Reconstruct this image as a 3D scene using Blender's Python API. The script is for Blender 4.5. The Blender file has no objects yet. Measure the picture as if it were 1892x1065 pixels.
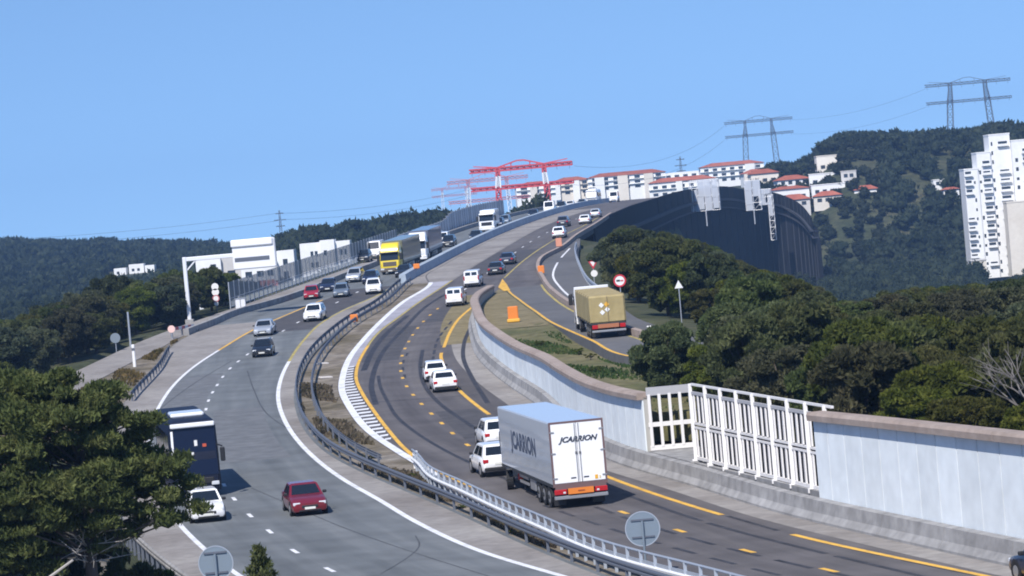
import bpy, bmesh, math, random
import numpy as np
from mathutils import Vector, Matrix, Quaternion

# ------------------------------------------------------------------ scene, camera, light
scene = bpy.context.scene
COL = scene.collection
R = math.radians
random.seed(7)

CAM_Z = 13.6
PITCH = 0.02409
ROLL = R(5.0)
cam_data = bpy.data.cameras.new('camera')
cam = bpy.data.objects.new('camera', cam_data)
COL.objects.link(cam)
cam_data.sensor_width = 36.0
cam_data.lens = 36.0 * 5500 / 1892
cam_data.clip_start = 1.0
cam_data.clip_end = 40000
_f = Vector((0, math.cos(PITCH), -math.sin(PITCH)))
_u = Vector((0, math.sin(PITCH), math.cos(PITCH)))
_r = Vector((1, 0, 0))
_cr = _r * math.cos(ROLL) - _u * math.sin(ROLL)
_cu = _u * math.cos(ROLL) + _r * math.sin(ROLL)
cam.matrix_world = Matrix(((_cr.x, _cu.x, -_f.x, 0), (_cr.y, _cu.y, -_f.y, 0), (_cr.z, _cu.z, -_f.z, CAM_Z), (0, 0, 0, 1)))
scene.camera = cam

SUN_EL = R(47)
SUN_AZ = R(202)            # clockwise from +Y (the viewing direction): behind the camera, to the left
world = bpy.data.worlds.new('World')
scene.world = world
world.use_nodes = True
wn = world.node_tree.nodes
wl = world.node_tree.links
wn.clear()
sky = wn.new('ShaderNodeTexSky')
sky.sky_type = 'NISHITA'
sky.sun_disc = False
sky.sun_elevation = SUN_EL
sky.sun_rotation = SUN_AZ
sky.altitude = 0
sky.air_density = 1.0
sky.dust_density = 0.05
sky.ozone_density = 1.0
bg = wn.new('ShaderNodeBackground')
bg.inputs['Strength'].default_value = 0.115
wo = wn.new('ShaderNodeOutputWorld')
tc = wn.new('ShaderNodeTexCoord')
mp = wn.new('ShaderNodeMapping')            # a clear sky without a milky band at the horizon
mp.inputs['Location'].default_value = (0, 0, 0.16)
mp.inputs['Scale'].default_value = (1, 1, 0.95)
wl.new(tc.outputs['Generated'], mp.inputs[0])
wl.new(mp.outputs[0], sky.inputs[0])
tint = wn.new('ShaderNodeMix')              # the photograph's cool white balance
tint.data_type = 'RGBA'
tint.blend_type = 'MULTIPLY'
tint.inputs[0].default_value = 1.0
tint.inputs[7].default_value = (0.75, 0.94, 1.17, 1)
wl.new(sky.outputs[0], tint.inputs[6])
wl.new(tint.outputs[2], bg.inputs[0])
wl.new(bg.outputs[0], wo.inputs[0])

sun_data = bpy.data.lights.new('sun', 'SUN')
sun_data.energy = 4.6
sun_data.angle = R(0.5)
sun_data.color = (1.0, 0.95, 0.885)
sun = bpy.data.objects.new('sun', sun_data)
COL.objects.link(sun)
_ts = Vector((math.sin(SUN_AZ) * math.cos(SUN_EL), math.cos(SUN_AZ) * math.cos(SUN_EL), math.sin(SUN_EL)))
sun.rotation_mode = 'QUATERNION'
sun.rotation_quaternion = (-_ts).to_track_quat('-Z', 'Y')
sun.location = (-60, -60, 160)

scene.view_settings.view_transform = 'Standard'
scene.view_settings.look = 'None'
scene.view_settings.gamma = 1.0
scene.view_settings.use_curve_mapping = False
scene.view_settings.exposure = 0.22
scene.cycles.max_bounces = 6
scene.cycles.diffuse_bounces = 2
scene.cycles.glossy_bounces = 2
scene.cycles.transparent_max_bounces = 12
scene.cycles.volume_bounces = 0
scene.cycles.use_denoising = True
scene.cycles.filter_width = 1.9

# ------------------------------------------------------------------ helpers
class Spline:
    """monotone cubic through (key, value) pairs"""
    def __init__(self, pts):
        pts = sorted(pts)
        self.x = np.array([p[0] for p in pts], float)
        self.y = np.array([p[1] for p in pts], float)
        h = np.diff(self.x)
        d = np.diff(self.y) / h
        m = np.zeros_like(self.y)
        m[0], m[-1] = d[0], d[-1]
        for i in range(1, len(h)):
            m[i] = (d[i - 1] * h[i] + d[i] * h[i - 1]) / (h[i] + h[i - 1])
        self.h, self.m = h, m
    def __call__(self, q):
        x, y, h, m = self.x, self.y, self.h, self.m
        if q <= x[0]:
            return float(y[0] + m[0] * (q - x[0]))
        if q >= x[-1]:
            return float(y[-1] + m[-1] * (q - x[-1]))
        i = int(np.searchsorted(x, q) - 1)
        t = (q - x[i]) / h[i]
        return float((1 + 2 * t) * (1 - t) ** 2 * y[i] + t * (1 - t) ** 2 * h[i] * m[i] + t * t * (3 - 2 * t) * y[i + 1] + t * t * (t - 1) * h[i] * m[i + 1])
    def slope(self, q):
        return (self(q + 0.5) - self(q - 0.5))

def smooth(a, b, t):
    t = min(1, max(0, (t - a) / (b - a)))
    return t * t * (3 - 2 * t)

class MB:
    """collects geometry for ONE mesh"""
    def __init__(self):
        self.v, self.f = [], []
    def add(self, vs, fs):
        o = len(self.v)
        self.v.extend([tuple(p) for p in vs])
        self.f.extend([tuple(i + o for i in f) for f in fs])
        return self
    def box(self, x0, x1, y0, y1, z0, z1):
        return self.add([(x0, y0, z0), (x1, y0, z0), (x1, y1, z0), (x0, y1, z0), (x0, y0, z1), (x1, y0, z1), (x1, y1, z1), (x0, y1, z1)],
                        [(0, 3, 2, 1), (4, 5, 6, 7), (0, 1, 5, 4), (1, 2, 6, 5), (2, 3, 7, 6), (3, 0, 4, 7)])
    def rbox(self, x0, x1, y0, y1, z0, z1, c=0.05):
        def ring(i, z):
            a, b, d, e = x0 + i, x1 - i, y0 + i, y1 - i
            return [(a + c, d, z), (b - c, d, z), (b, d + c, z), (b, e - c, z), (b - c, e, z), (a + c, e, z), (a, e - c, z), (a, d + c, z)]
        return self.loft([ring(c * .7, z0), ring(0, z0 + c), ring(0, z1 - c), ring(c * .7, z1)])
    def loft(self, rings, closed=True, caps=True):
        n = len(rings[0])
        vs = [p for r in rings for p in r]
        fs = []
        for k in range(len(rings) - 1):
            for i in range(n if closed else n - 1):
                j = (i + 1) % n
                fs.append((k * n + i, k * n + j, (k + 1) * n + j, (k + 1) * n + i))
        if caps and closed:
            fs.append(tuple(range(n - 1, -1, -1)))
            fs.append(tuple(range((len(rings) - 1) * n, len(rings) * n)))
        return self.add(vs, fs)
    def tube(self, p, q, r0, r1=None, n=6):
        p, q = Vector(p), Vector(q)
        r1 = r0 if r1 is None else r1
        d = (q - p).normalized()
        a = d.orthogonal().normalized()
        b = d.cross(a)
        rings = []
        for c, r in ((p, r0), (q, r1)):
            rings.append([tuple(c + (a * math.cos(2 * math.pi * i / n) + b * math.sin(2 * math.pi * i / n)) * r) for i in range(n)])
        return self.loft(rings)
    def bar(self, p, q, w, h):
        """rectangular bar between two points, w sideways, h up"""
        p, q = Vector(p), Vector(q)
        d = (q - p).normalized()
        up = Vector((0, 0, 1)) if abs(d.z) < 0.95 else Vector((0, 1, 0))
        s = d.cross(up).normalized()
        t = s.cross(d).normalized()
        rings = [[tuple(c + s * (a * w / 2) + t * (b * h / 2)) for a, b in ((-1, -1), (1, -1), (1, 1), (-1, 1))] for c in (p, q)]
        return self.loft(rings)
    def disc(self, c, axis, r, t, n=20, inner=0.0):
        c, d = Vector(c), Vector(axis).normalized()
        a = d.orthogonal().normalized()
        b = d.cross(a)
        def ring(rr, off):
            return [tuple(c + d * off + (a * math.cos(2 * math.pi * i / n) + b * math.sin(2 * math.pi * i / n)) * rr) for i in range(n)]
        if inner > 0:
            vs = ring(r, -t / 2) + ring(r, t / 2) + ring(inner, t / 2) + ring(inner, -t / 2)
            fs = []
            for k in range(4):
                for i in range(n):
                    j = (i + 1) % n
                    l = (k + 1) % 4
                    fs.append((k * n + i, k * n + j, l * n + j, l * n + i))
            return self.add(vs, fs)
        return self.loft([ring(r, -t / 2), ring(r, t / 2)])
    def quad(self, a, b, c, d):
        return self.add([a, b, c, d], [(0, 1, 2, 3)])
    def mesh(self, name, mat=None, smooth_shade=False, fix=True):
        m = bpy.data.meshes.new(name)
        m.from_pydata(self.v, [], self.f)
        if fix:
            b = bmesh.new()
            b.from_mesh(m)
            bmesh.ops.recalc_face_normals(b, faces=b.faces)
            b.to_mesh(m)
            b.free()
        if mat:
            m.materials.append(mat)
        if smooth_shade:
            m.polygons.foreach_set('use_smooth', [True] * len(m.polygons))
            m.set_sharp_from_angle(angle=R(38))
        m.update()
        return m
    def build(self, name, mat, parent=None, sm=False, fix=True):
        return link(name, self.mesh(name, mat, sm, fix), parent)

def link(name, mesh, parent=None, mat=None, loc=None):
    o = bpy.data.objects.new(name, mesh)
    COL.objects.link(o)
    if parent is not None:
        o.parent = parent
    if loc is not None:
        o.location = loc
    if mat is not None:
        o.material_slots[0].link = 'OBJECT'
        o.material_slots[0].material = mat
    return o

def tag(o, label=None, cat=None, group=None, kind=None):
    if label: o['label'] = label
    if cat: o['category'] = cat
    if group: o['group'] = group
    if kind: o['kind'] = kind
    return o

def thing(name, label, cat, loc=(0, 0, 0), rz=0, group=None, rx=0):
    o = bpy.data.objects.new(name, None)
    COL.objects.link(o)
    o.empty_display_size = 0.3
    o.location = loc
    o.rotation_euler = (rx, 0, rz)
    return tag(o, label, cat, group)

def structure(o):
    o['kind'] = 'structure'
    return o

# ------------------------------------------------------------------ materials
MATS = {}
def srgb(r, g, b):
    f = lambda c: (c / 255 / 12.92) if c / 255 <= 0.04045 else ((c / 255 + 0.055) / 1.055) ** 2.4
    return (f(r), f(g), f(b), 1)

def mat(name, color, rough=0.6, metal=0.0, coat=0.0, emit=None, spec=0.5, alpha=None):
    if name in MATS:
        return MATS[name]
    m = bpy.data.materials.new(name)
    m.use_nodes = True
    p = m.node_tree.nodes['Principled BSDF']
    p.inputs['Base Color'].default_value = tuple(color) + ((1,) if len(color) == 3 else ())
    p.inputs['Roughness'].default_value = rough
    p.inputs['Metallic'].default_value = metal
    p.inputs['Coat Weight'].default_value = coat
    p.inputs['Coat Roughness'].default_value = 0.06
    p.inputs['Specular IOR Level'].default_value = spec
    if emit:
        p.inputs['Emission Color'].default_value = tuple(color) + (1,)
        p.inputs['Emission Strength'].default_value = emit
    if alpha is not None:
        p.inputs['Alpha'].default_value = alpha
    MATS[name] = m
    return m

def noisy(name, cols, scale=1.0, detail=5, rough=0.85, bump=0.0, bump_scale=None, stretch=(1, 1, 1), coords='Object', contrast=(0.3, 0.7), scale2=None, amount2=0.25, spec=0.3, rand=0.0):
    """ramp of colours over one noise, multiplied by a second finer noise"""
    if name in MATS:
        return MATS[name]
    m = bpy.data.materials.new(name)
    m.use_nodes = True
    n, l = m.node_tree.nodes, m.node_tree.links
    p = n['Principled BSDF']
    tc = n.new('ShaderNodeTexCoord')
    mp = n.new('ShaderNodeMapping')
    mp.inputs['Scale'].default_value = stretch
    l.new(tc.outputs[coords], mp.inputs[0])
    nz = n.new('ShaderNodeTexNoise')
    nz.inputs['Scale'].default_value = scale
    nz.inputs['Detail'].default_value = detail
    nz.inputs['Roughness'].default_value = 0.6
    l.new(mp.outputs[0], nz.inputs['Vector'])
    rp = n.new('ShaderNodeValToRGB')
    cr = rp.color_ramp
    cr.elements[0].position, cr.elements[1].position = contrast
    cr.elements[0].color = tuple(cols[0]) + (1,)
    cr.elements[1].color = tuple(cols[-1]) + (1,)
    for k, c in enumerate(cols[1:-1]):
        e = cr.elements.new(contrast[0] + (contrast[1] - contrast[0]) * (k + 1) / (len(cols) - 1))
        e.color = tuple(c) + (1,)
    l.new(nz.outputs[0], rp.inputs[0])
    out = rp.outputs[0]
    if scale2:
        n2 = n.new('ShaderNodeTexNoise')
        n2.inputs['Scale'].default_value = scale2
        n2.inputs['Detail'].default_value = 4
        l.new(tc.outputs[coords], n2.inputs['Vector'])
        mr = n.new('ShaderNodeMapRange')
        mr.inputs['From Min'].default_value = 0.3
        mr.inputs['From Max'].default_value = 0.7
        mr.inputs['To Min'].default_value = 1 - amount2
        mr.inputs['To Max'].default_value = 1 + amount2
        l.new(n2.outputs[0], mr.inputs[0])
        mx = n.new('ShaderNodeMix')
        mx.data_type = 'RGBA'
        mx.blend_type = 'MULTIPLY'
        mx.inputs[0].default_value = 1
        l.new(out, mx.inputs[6])
        l.new(mr.outputs[0], mx.inputs[7])
        out = mx.outputs[2]
    if rand:
        oi = n.new('ShaderNodeObjectInfo')
        mr = n.new('ShaderNodeMapRange')
        mr.inputs['To Min'].default_value = 1 - rand
        mr.inputs['To Max'].default_value = 1 + rand
        l.new(oi.outputs['Random'], mr.inputs[0])
        mx = n.new('ShaderNodeMix')
        mx.data_type = 'RGBA'
        mx.blend_type = 'MULTIPLY'
        mx.inputs[0].default_value = 1
        l.new(out, mx.inputs[6])
        l.new(mr.outputs[0], mx.inputs[7])
        out = mx.outputs[2]
    l.new(out, p.inputs['Base Color'])
    p.inputs['Roughness'].default_value = rough
    p.inputs['Specular IOR Level'].default_value = spec
    if bump:
        b = n.new('ShaderNodeBump')
        b.inputs['Strength'].default_value = bump
        b.inputs['Distance'].default_value = 0.05
        nb = n.new('ShaderNodeTexNoise')
        nb.inputs['Scale'].default_value = bump_scale or scale * 6
        nb.inputs['Detail'].default_value = 5
        l.new(tc.outputs[coords], nb.inputs['Vector'])
        l.new(nb.outputs[0], b.inputs['Height'])
        l.new(b.outputs[0], p.inputs['Normal'])
    MATS[name] = m
    return m

ASPHALT_L = noisy('asphalt_grey', [(.108, .118, .124), (.145, .156, .163), (.19, .20, .205)], .55, 7, .85, .25, 9, (1, .035, 1), coords='UV', scale2=.35, amount2=.16)
ASPHALT_R = noisy('asphalt_warm', [(.080, .073, .075), (.110, .101, .102), (.145, .133, .130)], .6, 7, .85, .25, 9, (1, .03, 1), coords='UV', scale2=.3, amount2=.18)
ASPHALT_RAMP = noisy('asphalt_ramp', [(.10, .10, .105), (.15, .148, .15)], .08, 8, .85, .25, 9, scale2=1.1, amount2=.12)
SHOULDER = noisy('shoulder_concrete', [(.20, .18, .165), (.27, .25, .235), (.33, .31, .29)], .12, 7, .9, .3, 6, scale2=1.6, amount2=.14)
PALE_STRIP = noisy('pale_paving', [(.30, .29, .33), (.42, .41, .46)], .2, 6, .9, .2, 6, scale2=1.5, amount2=.1)
DIRT = noisy('median_dirt', [(.09, .075, .045), (.15, .125, .085), (.21, .18, .145), (.27, .25, .22)], .16, 9, .95, .8, 4, scale2=1.2, amount2=.35)
GRASSY = noisy('dry_verge', [(.055, .075, .025), (.12, .115, .05), (.20, .17, .09)], .12, 8, .95, .8, 4, scale2=1.5, amount2=.3)
GORE = noisy('gore_ground', [(.17, .14, .07), (.24, .20, .115)], .25, 8, .95, .5, 4, scale2=1.3, amount2=.25)
SOIL = noisy('hill_soil', [(.028, .038, .017), (.048, .056, .027), (.085, .083, .046)], .06, 9, .95, .8, 2, scale2=.7, amount2=.35)
NEAR_SOIL = noisy('near_soil', [(.06, .055, .03), (.14, .12, .085), (.22, .19, .15)], .35, 9, .95, .8, 2, scale2=1.2, amount2=.35)
WHITE_PAINT = noisy('road_paint_white', [(.52, .53, .55), (.78, .78, .80)], .8, 8, .7, scale2=3, amount2=.1, contrast=(.25, .5))
YELLOW_PAINT = noisy('road_paint_yellow', [(.50, .29, .06), (.78, .45, .07)], .7, 8, .7, scale2=3, amount2=.12, contrast=(.25, .55))
FADED_YELLOW = noisy('road_paint_faded_yellow', [(.30, .25, .10), (.52, .42, .13)], .5, 8, .8, scale2=2, amount2=.15)
CRACK = noisy('crack_seal', [(.062, .066, .072), (.095, .10, .108)], .5, 6, .8, scale2=2, amount2=.2)
TAR = noisy('tar_seal', [(.028, .028, .034), (.055, .054, .062)], .5, 6, .7, scale2=2, amount2=.2)
CONCRETE = noisy('barrier_concrete', [(.24, .235, .235), (.34, .335, .335)], .35, 8, .9, .3, 5, scale2=1.4, amount2=.18)
WALL_CONC = noisy('wall_concrete', [(.70, .75, .78), (.77, .82, .85)], .5, 8, .85, .12, 4, (1, 1, .25), scale2=1.2, amount2=.07, rand=.05)
WALL_JOINT = mat('wall_joint', (.42, .41, .38), .8)
COPING = noisy('coping_pink', [(.30, .235, .20), (.40, .33, .29)], .4, 6, .9, scale2=2, amount2=.12)
GATE_WHITE = mat('screen_white', (.80, .78, .77), .5)
GATE_GREY = mat('screen_grey', (.42, .42, .44), .6)
GALV = mat('galvanised', (.42, .46, .52), .5, .35)
GALV_DARK = mat('galvanised_dark', (.13, .145, .18), .6, .3)  # dark tone also paints in the shade on the left-road guardrails
GALV_WHITE = mat('rail_white', (.78, .79, .82), .45, .1)
BAR_BLUE = noisy('barrier_bluegrey', [(.30, .36, .43), (.40, .46, .53)], .4, 6, .8, scale2=2, amount2=.12)
DARKNET = noisy('dark_netting', [(.003, .0035, .006), (.008, .009, .014)], .12, 6, .85, .2, 3, (1, 1, .15), scale2=.8, amount2=.3)
LEDGE = mat('viaduct_ledge', (.035, .038, .05), .8)
SHEET = mat('scaffold_sheet', (.62, .66, .74), .7, alpha=.62)
TYRE = mat('tyre', (.012, .012, .013), .8)
RIM = mat('rim', (.45, .46, .48), .35, .6)
GLASS = mat('car_glass', (.012, .016, .022), .06, 0, 0, spec=.8)
HEADL = mat('headlight', (.75, .78, .82), .12, .2)
TAILL = mat('taillight', (.45, .015, .02), .25)
PLATE = mat('licence_plate', (.75, .75, .70), .5)
BLACKP = mat('black_plastic', (.018, .018, .02), .55)
CHASSIS = mat('chassis', (.03, .032, .036), .7)
ORANGE = mat('safety_orange', (.75, .22, .03), .6)
ORANGEY = mat('beacon_yellow', (.78, .42, .05), .6)
SIGN_BACK = mat('sign_back', (.23, .28, .33), .5, .3)
SIGN_WHITE = mat('sign_white', (.82, .82, .82), .5)
SIGN_RED = mat('sign_red', (.55, .03, .05), .5)
SIGN_BLACK = mat('sign_black', (.02, .02, .02), .5)
BARK = noisy('pine_bark', [(.07, .055, .045), (.15, .125, .11)], 2.0, 6, .95, .6, 8, (1, 1, .3))
DEADWOOD = mat('dead_wood', (.42, .39, .36), .8)
BARE_BARK = mat('bare_bark', (.17, .155, .145), .9)
PYL_RED = mat('pylon_red', (.58, .07, .08), .7)
PYL_WHITE = mat('pylon_white', (.78, .80, .84), .6)
PYL_GREY = mat('pylon_grey', (.10, .12, .16), .7)
ROOF = noisy('tile_red', [(.30, .085, .055), (.42, .14, .09)], .3, 5, .9, scale2=2, amount2=.15, rand=.12)
WHITE_WALL = noisy('render_white', [(.80, .80, .80), (.86, .86, .85)], .15, 5, .85, scale2=1, amount2=.04)
CREAM_WALL = noisy('render_cream', [(.70, .64, .56), (.80, .75, .67)], .15, 5, .85, scale2=1, amount2=.05, rand=.08)
GREY_WALL = noisy('render_grey', [(.52, .50, .48), (.62, .60, .58)], .15, 5, .85, scale2=1, amount2=.05)
PANE = mat('window_pane', (.035, .045, .06), .15, spec=.6)

def foliage(name, c0, c1, c2, scale=.55, hue=(.465, .52), sat=(.65, 1.25)):
    m = noisy(name, [c0, c1, c2], scale, 4, .75, contrast=(.32, .68), scale2=3.0, amount2=.3, rand=.28, spec=.2)
    n, l = m.node_tree.nodes, m.node_tree.links
    b = n['Principled BSDF']
    t = n.new('ShaderNodeBsdfTranslucent')
    src = b.inputs['Base Color'].links[0].from_socket
    oi = n.new('ShaderNodeObjectInfo')
    hs = n.new('ShaderNodeHueSaturation')
    mh = n.new('ShaderNodeMapRange')
    mh.inputs['To Min'].default_value = hue[0]
    mh.inputs['To Max'].default_value = hue[1]
    l.new(oi.outputs['Random'], mh.inputs[0])
    l.new(mh.outputs[0], hs.inputs['Hue'])
    m7 = n.new('ShaderNodeMath')
    m7.operation = 'MULTIPLY'
    m7.inputs[1].default_value = 7.3
    l.new(oi.outputs['Random'], m7.inputs[0])
    fr = n.new('ShaderNodeMath')
    fr.operation = 'FRACT'
    l.new(m7.outputs[0], fr.inputs[0])
    ms = n.new('ShaderNodeMapRange')
    ms.inputs['To Min'].default_value = sat[0]
    ms.inputs['To Max'].default_value = sat[1]
    l.new(fr.outputs[0], ms.inputs[0])
    l.new(ms.outputs[0], hs.inputs['Saturation'])
    l.new(src, hs.inputs['Color'])
    src = hs.outputs[0]
    l.new(src, b.inputs['Base Color'])
    l.new(src, t.inputs[0])
    mx = n.new('ShaderNodeMixShader')
    mx.inputs[0].default_value = .42
    l.new(b.outputs[0], mx.inputs[1])
    l.new(t.outputs[0], mx.inputs[2])
    l.new(mx.outputs[0], n['Material Output'].inputs[0])
    return m
PINE = foliage('pine_foliage', (.040, .055, .017), (.078, .098, .030), (.130, .146, .048))
PINE_OLIVE = foliage('pine_olive', (.046, .058, .016), (.095, .110, .031), (.160, .165, .052))
PINE_DARK = foliage('pine_dark', (.026, .040, .016), (.050, .068, .026), (.085, .105, .042))
PINE_NEAR = foliage('pine_near', (.048, .060, .020), (.098, .112, .036), (.165, .168, .060), .9, (.505, .515), (.95, 1.05))
FAR_GREEN = foliage('far_green', (.018, .029, .015), (.034, .048, .024), (.058, .072, .035), .08, (.495, .51), (.9, 1.05))

# ------------------------------------------------------------------ the lie of the land (x across, y away from the camera, z up; the near road is z = 0)
ZM = Spline([(0, 0), (60, 0), (140, 0), (175, .5), (212, 1.6), (250, 2.9), (300, 4.8), (367, 7.7), (458, 11.1), (530, 12.9), (610, 14.2), (700, 14.9), (900, 15.2)])
ZR = Spline([(0, 2), (100, 2.1), (150, 2.8), (190, 4.0), (211, 4.5), (250, 4.95), (290, 5.3), (320, 5.7), (367, 7.7), (458, 11.1), (530, 12.9), (610, 14.2), (700, 14.9)])
ZT = Spline([(60, 4.5), (104, 4.5), (124, 4.35), (140, 4.05), (172, 4.05), (194, 4.3), (213, 4.65), (224, 5.0), (240, 5.45), (259, 6.05), (290, 6.35), (316, 6.45)])
L_LEFT = Spline([(60, 3), (100, -6.8), (131, -14.3), (142, -16.6), (180, -22.8), (224, -27.0), (240, -27.7), (254, -27.8), (276, -27.0), (296, -25.8), (319, -22.9), (331, -21.1)])
L_EDGE = Spline([(60, .5), (100, -9.0), (131, -16.6), (142, -19), (180, -25.6), (224, -30.0), (254, -31.2), (280, -32.6), (296, -32.2), (306, -30.8), (319, -29.3), (331, -25.9), (343, -23.6), (368, -20.4), (387, -17.6), (415, -14.5), (461, -9.7), (529, -2.3), (588, 4.3), (680, 14.5), (760, 24)])
L_RIGHT = Spline([(60, 18), (112, 1.0), (122, -2.0), (136, -5.2), (148, -7.5), (160, -9.9), (180, -13.3), (200, -16.0), (217, -17.7), (237, -18.9), (254, -19.4), (277, -19.6), (296, -19.2), (311, -17.9), (331, -14.9), (348, -13.3)])
L_GUARD = Spline([(60, 18.7), (110, 2.9), (123, 0), (139, -3.3), (154, -6.7), (164, -9.0), (175, -11.3), (189, -13.5), (213, -16.0), (238, -17.4), (258, -17.7), (275, -17.3), (292, -16.4), (312, -14.5), (348, -12.6), (377, -9.7), (415, -5.8), (461, -.8), (529, 6.6), (588, 12.9), (680, 23.4), (760, 33)])
CENTRE = L_GUARD
R_EDGE = Spline([(60, 17.6), (102, 6.3), (113, 3.1), (126, .5), (134, -1.1), (144, -3.0), (152, -4.6), (161, -5.6), (173, -7.6), (189, -10.2), (206, -12.2), (219, -13.4), (234, -14.1), (250, -14.4), (269, -14.1), (290, -13.4), (316, -12.0), (342, -9.6), (360, -10.2), (377, -8.6), (415, -4.7), (461, .3), (529, 7.7), (588, 14), (680, 24.5), (760, 34)])
R_LEFT = Spline([(140, -.6), (153, -3.4), (157, -4.2), (165, -5.7), (175, -7.1), (188, -8.6), (201, -10.0), (216, -11.5), (228, -12.5), (240, -13.0), (258, -13.1), (279, -12.6), (294, -11.5), (313, -10.0), (337, -7.6), (373, -4.2), (407, -.7), (476, 6.2), (529, 12.1), (582, 19)])
R_DOTS = Spline([(60, 22), (107, 10.5), (115, 8.2), (124, 6.1), (133, 4.1), (150, .8), (174, -3.4), (189, -5.2), (203, -6.8), (218, -8.3), (232, -9.2), (247, -9.6), (262, -9.5), (278, -9.1), (294, -8.3), (302, -7.7), (337, -4.3), (373, -.9), (412, 2.5), (476, 9.4), (560, 18.5)])
R_RIGHT = Spline([(60, 27), (101, 15.5), (119, 10.4), (129, 8.1), (150, 3.9), (170, .9), (193, -2.3), (214, -4.6), (236, -6.0), (245, -6.3), (253, -6.2), (271, -5.9), (286, -5.3), (302, -4.0), (320, -2.5), (341, -.8), (374, 1.9), (412, 5.8), (460, 11.9), (501, 15.9)])
WALL = Spline([(60, 30), (104, 17.0), (113, 14.7), (126, 11.5), (142, 8.3), (151, 6.3), (156, 5.3), (165, 4.0), (180, 2.7), (195, 1.6), (211, -.2), (223, -1.4), (238, -2.6), (259, -3.4), (279, -3.7), (295, -3.4), (312, -2.6), (325, -1.9), (340, -1.1)])
RAMP_L = Spline([(160, 60), (166, 34), (171, 21), (176, 13.5), (182, 9.4), (190, 7.0), (208, 5.1), (236, 2.9), (263, 1.7), (292, .5), (320, -.6), (340, -1.1)])
RAMP_R = Spline([(164, 60), (170, 36), (176, 22), (183, 14.5), (192, 10.6), (206, 8.5), (246, 5.7), (256, 5.2), (298, 3.9), (332, 3.3), (352, 3.0), (371, 3.9), (390, 6.6), (419, 9.4), (447, 12.6), (512, 18.6), (600, 29), (700, 40), (760, 47)])
SERV_R = Spline([(176, 30), (190, 16), (200, 12.8), (222, 10.2), (260, 9.2), (303, 8.6), (344, 8.4), (377, 8.7), (400, 9.6), (419, 10.2)])
SLIP_L = Spline([(225, -41), (250, -39.6), (274, -38.2), (289, -37.2), (305, -35.4), (320, -33.0), (339, -29.6), (364, -25.6), (390, -21.6), (422, -17.2), (464, -12.0), (559, -4.0), (680, 9), (760, 18)])
SLIP_R = Spline([(225, -37), (250, -35.4), (267, -34.6), (283, -33.6), (297, -32.8), (306, -31.4), (319, -30.0), (331, -26.5), (343, -24.2), (368, -21.0), (387, -18.2), (415, -15.1), (461, -10.3), (559, 0), (680, 13.9), (760, 23.4)])

def zs_left(y):
    return ZM(y)

XL = Spline([(0, 14), (60, -1), (100, -10.2), (131, -17.8), (180, -27), (210, -33), (225, -40.5), (250, -41.5), (274, -40), (305, -37), (339, -31), (364, -27), (390, -23), (464, -13.5), (559, -5.5), (680, 7.5), (760, 16)])
XR = Spline([(0, 52), (60, 34), (104, 20), (126, 14.5), (151, 9.5), (165, 7.5), (172, 9), (180, 14), (190, 16.5), (200, 13.4), (222, 10.8), (303, 9.2), (344, 9.0), (377, 9.4), (412, 10.2), (430, 9.5), (447, 9.6), (512, 14.6), (600, 25), (700, 36), (760, 43)])
HL = Spline([(-.25, 20), (-.17, 19), (-.15, 16), (-.124, 13), (-.107, 10), (-.096, 8), (-.05, 6), (-.02, 9), (0, 12), (.05, 16), (.3, 18)])
H2 = Spline([(-.3, -2), (-.12, 0), (-.09, 5), (-.0755, 8.5), (-.057, 10.5), (-.042, 11.3), (-.013, 12), (0, 12), (.03, 9), (.3, 6)])
HR = Spline([(-.1, 7), (.0, 8), (.05, 9), (.08, 13), (.0905, 18), (.104, 21), (.108, 24.5), (.13, 26.5), (.15, 25.5), (.176, 25.5), (.3, 27)])
GL = Spline([(0, 4), (90, 4), (150, 3), (250, 2), (350, 1), (480, -4), (620, -4), (720, -2)])
GRI = Spline([(0, 2), (150, 1), (250, -1), (350, -5), (450, -13), (600, -17), (760, -19), (850, -16)])

def terrain(x, y):
    th = x / max(y, 60)
    # left country
    if y < 720:
        gl = GL(y)
    elif y < 850:
        gl = -2 + (H2(th) + 2) * smooth(720, 850, y)
    elif y < 1400:
        k = smooth(850, 1050, y)
        gl = H2(th) * (1 - k) + k * (3 + (HL(th) - 3) * smooth(1000, 1400, y))
    else:
        gl = HL(th)
    # right country
    if y < 850:
        gr = GRI(y)
    else:
        gr = -16 + (HR(th) + 16) * smooth(865, 1035, y)
    if x > 118 and 600 < y < 960:
        gr -= 1 * smooth(126, 136, x) * smooth(600, 760, y) * (1 - smooth(900, 960, y))
    if y >= 1080 and th < .09:
        gr += 7 * smooth(1080, 1350, y) * (1 - smooth(.075, .09, th))
    k = smooth(-.01, .03, th) if y > 760 else (1.0 if x > (XL(y) + XR(y)) / 2 else 0.0)
    g = gl * (1 - k) + gr * k
    g += 0.6 * math.sin(x * .09 + y * .031) * math.cos(y * .047 - x * .05) * smooth(500, 900, y)
    if y < 800:
        xl, xr = XL(y), XR(y)
        fade = 1 - smooth(720, 800, y)
        if x < xl:
            d = xl - x
            if y < 185:
                e = -.3 + ZM(y) + min(.42 * d, 3.8) * (1 - smooth(140, 185, y)) - .05 * d
                z = e + (g - e) * smooth(10, 60, d)
            else:
                run = 45 if y < 380 else 30
                e = ZM(y) - .3 - .12 * d
                z = e + (g - e) * smooth(4, run, d)
        elif x > xr:
            d = x - xr
            e0 = ZR(y) if y > 185 else min(ZR(y), ZT(y) - .9)
            e = e0 - .3 - .1 * d
            z = e + (g - e) * (smooth(3, 45, d) if y < 400 else smooth(.5, 45 - 36 * smooth(400, 440, y), d))
        else:
            z = ZM(y) - 1.2
            return z * fade + g * (1 - fade)
        return z * fade + g * (1 - fade)
    return g

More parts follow.
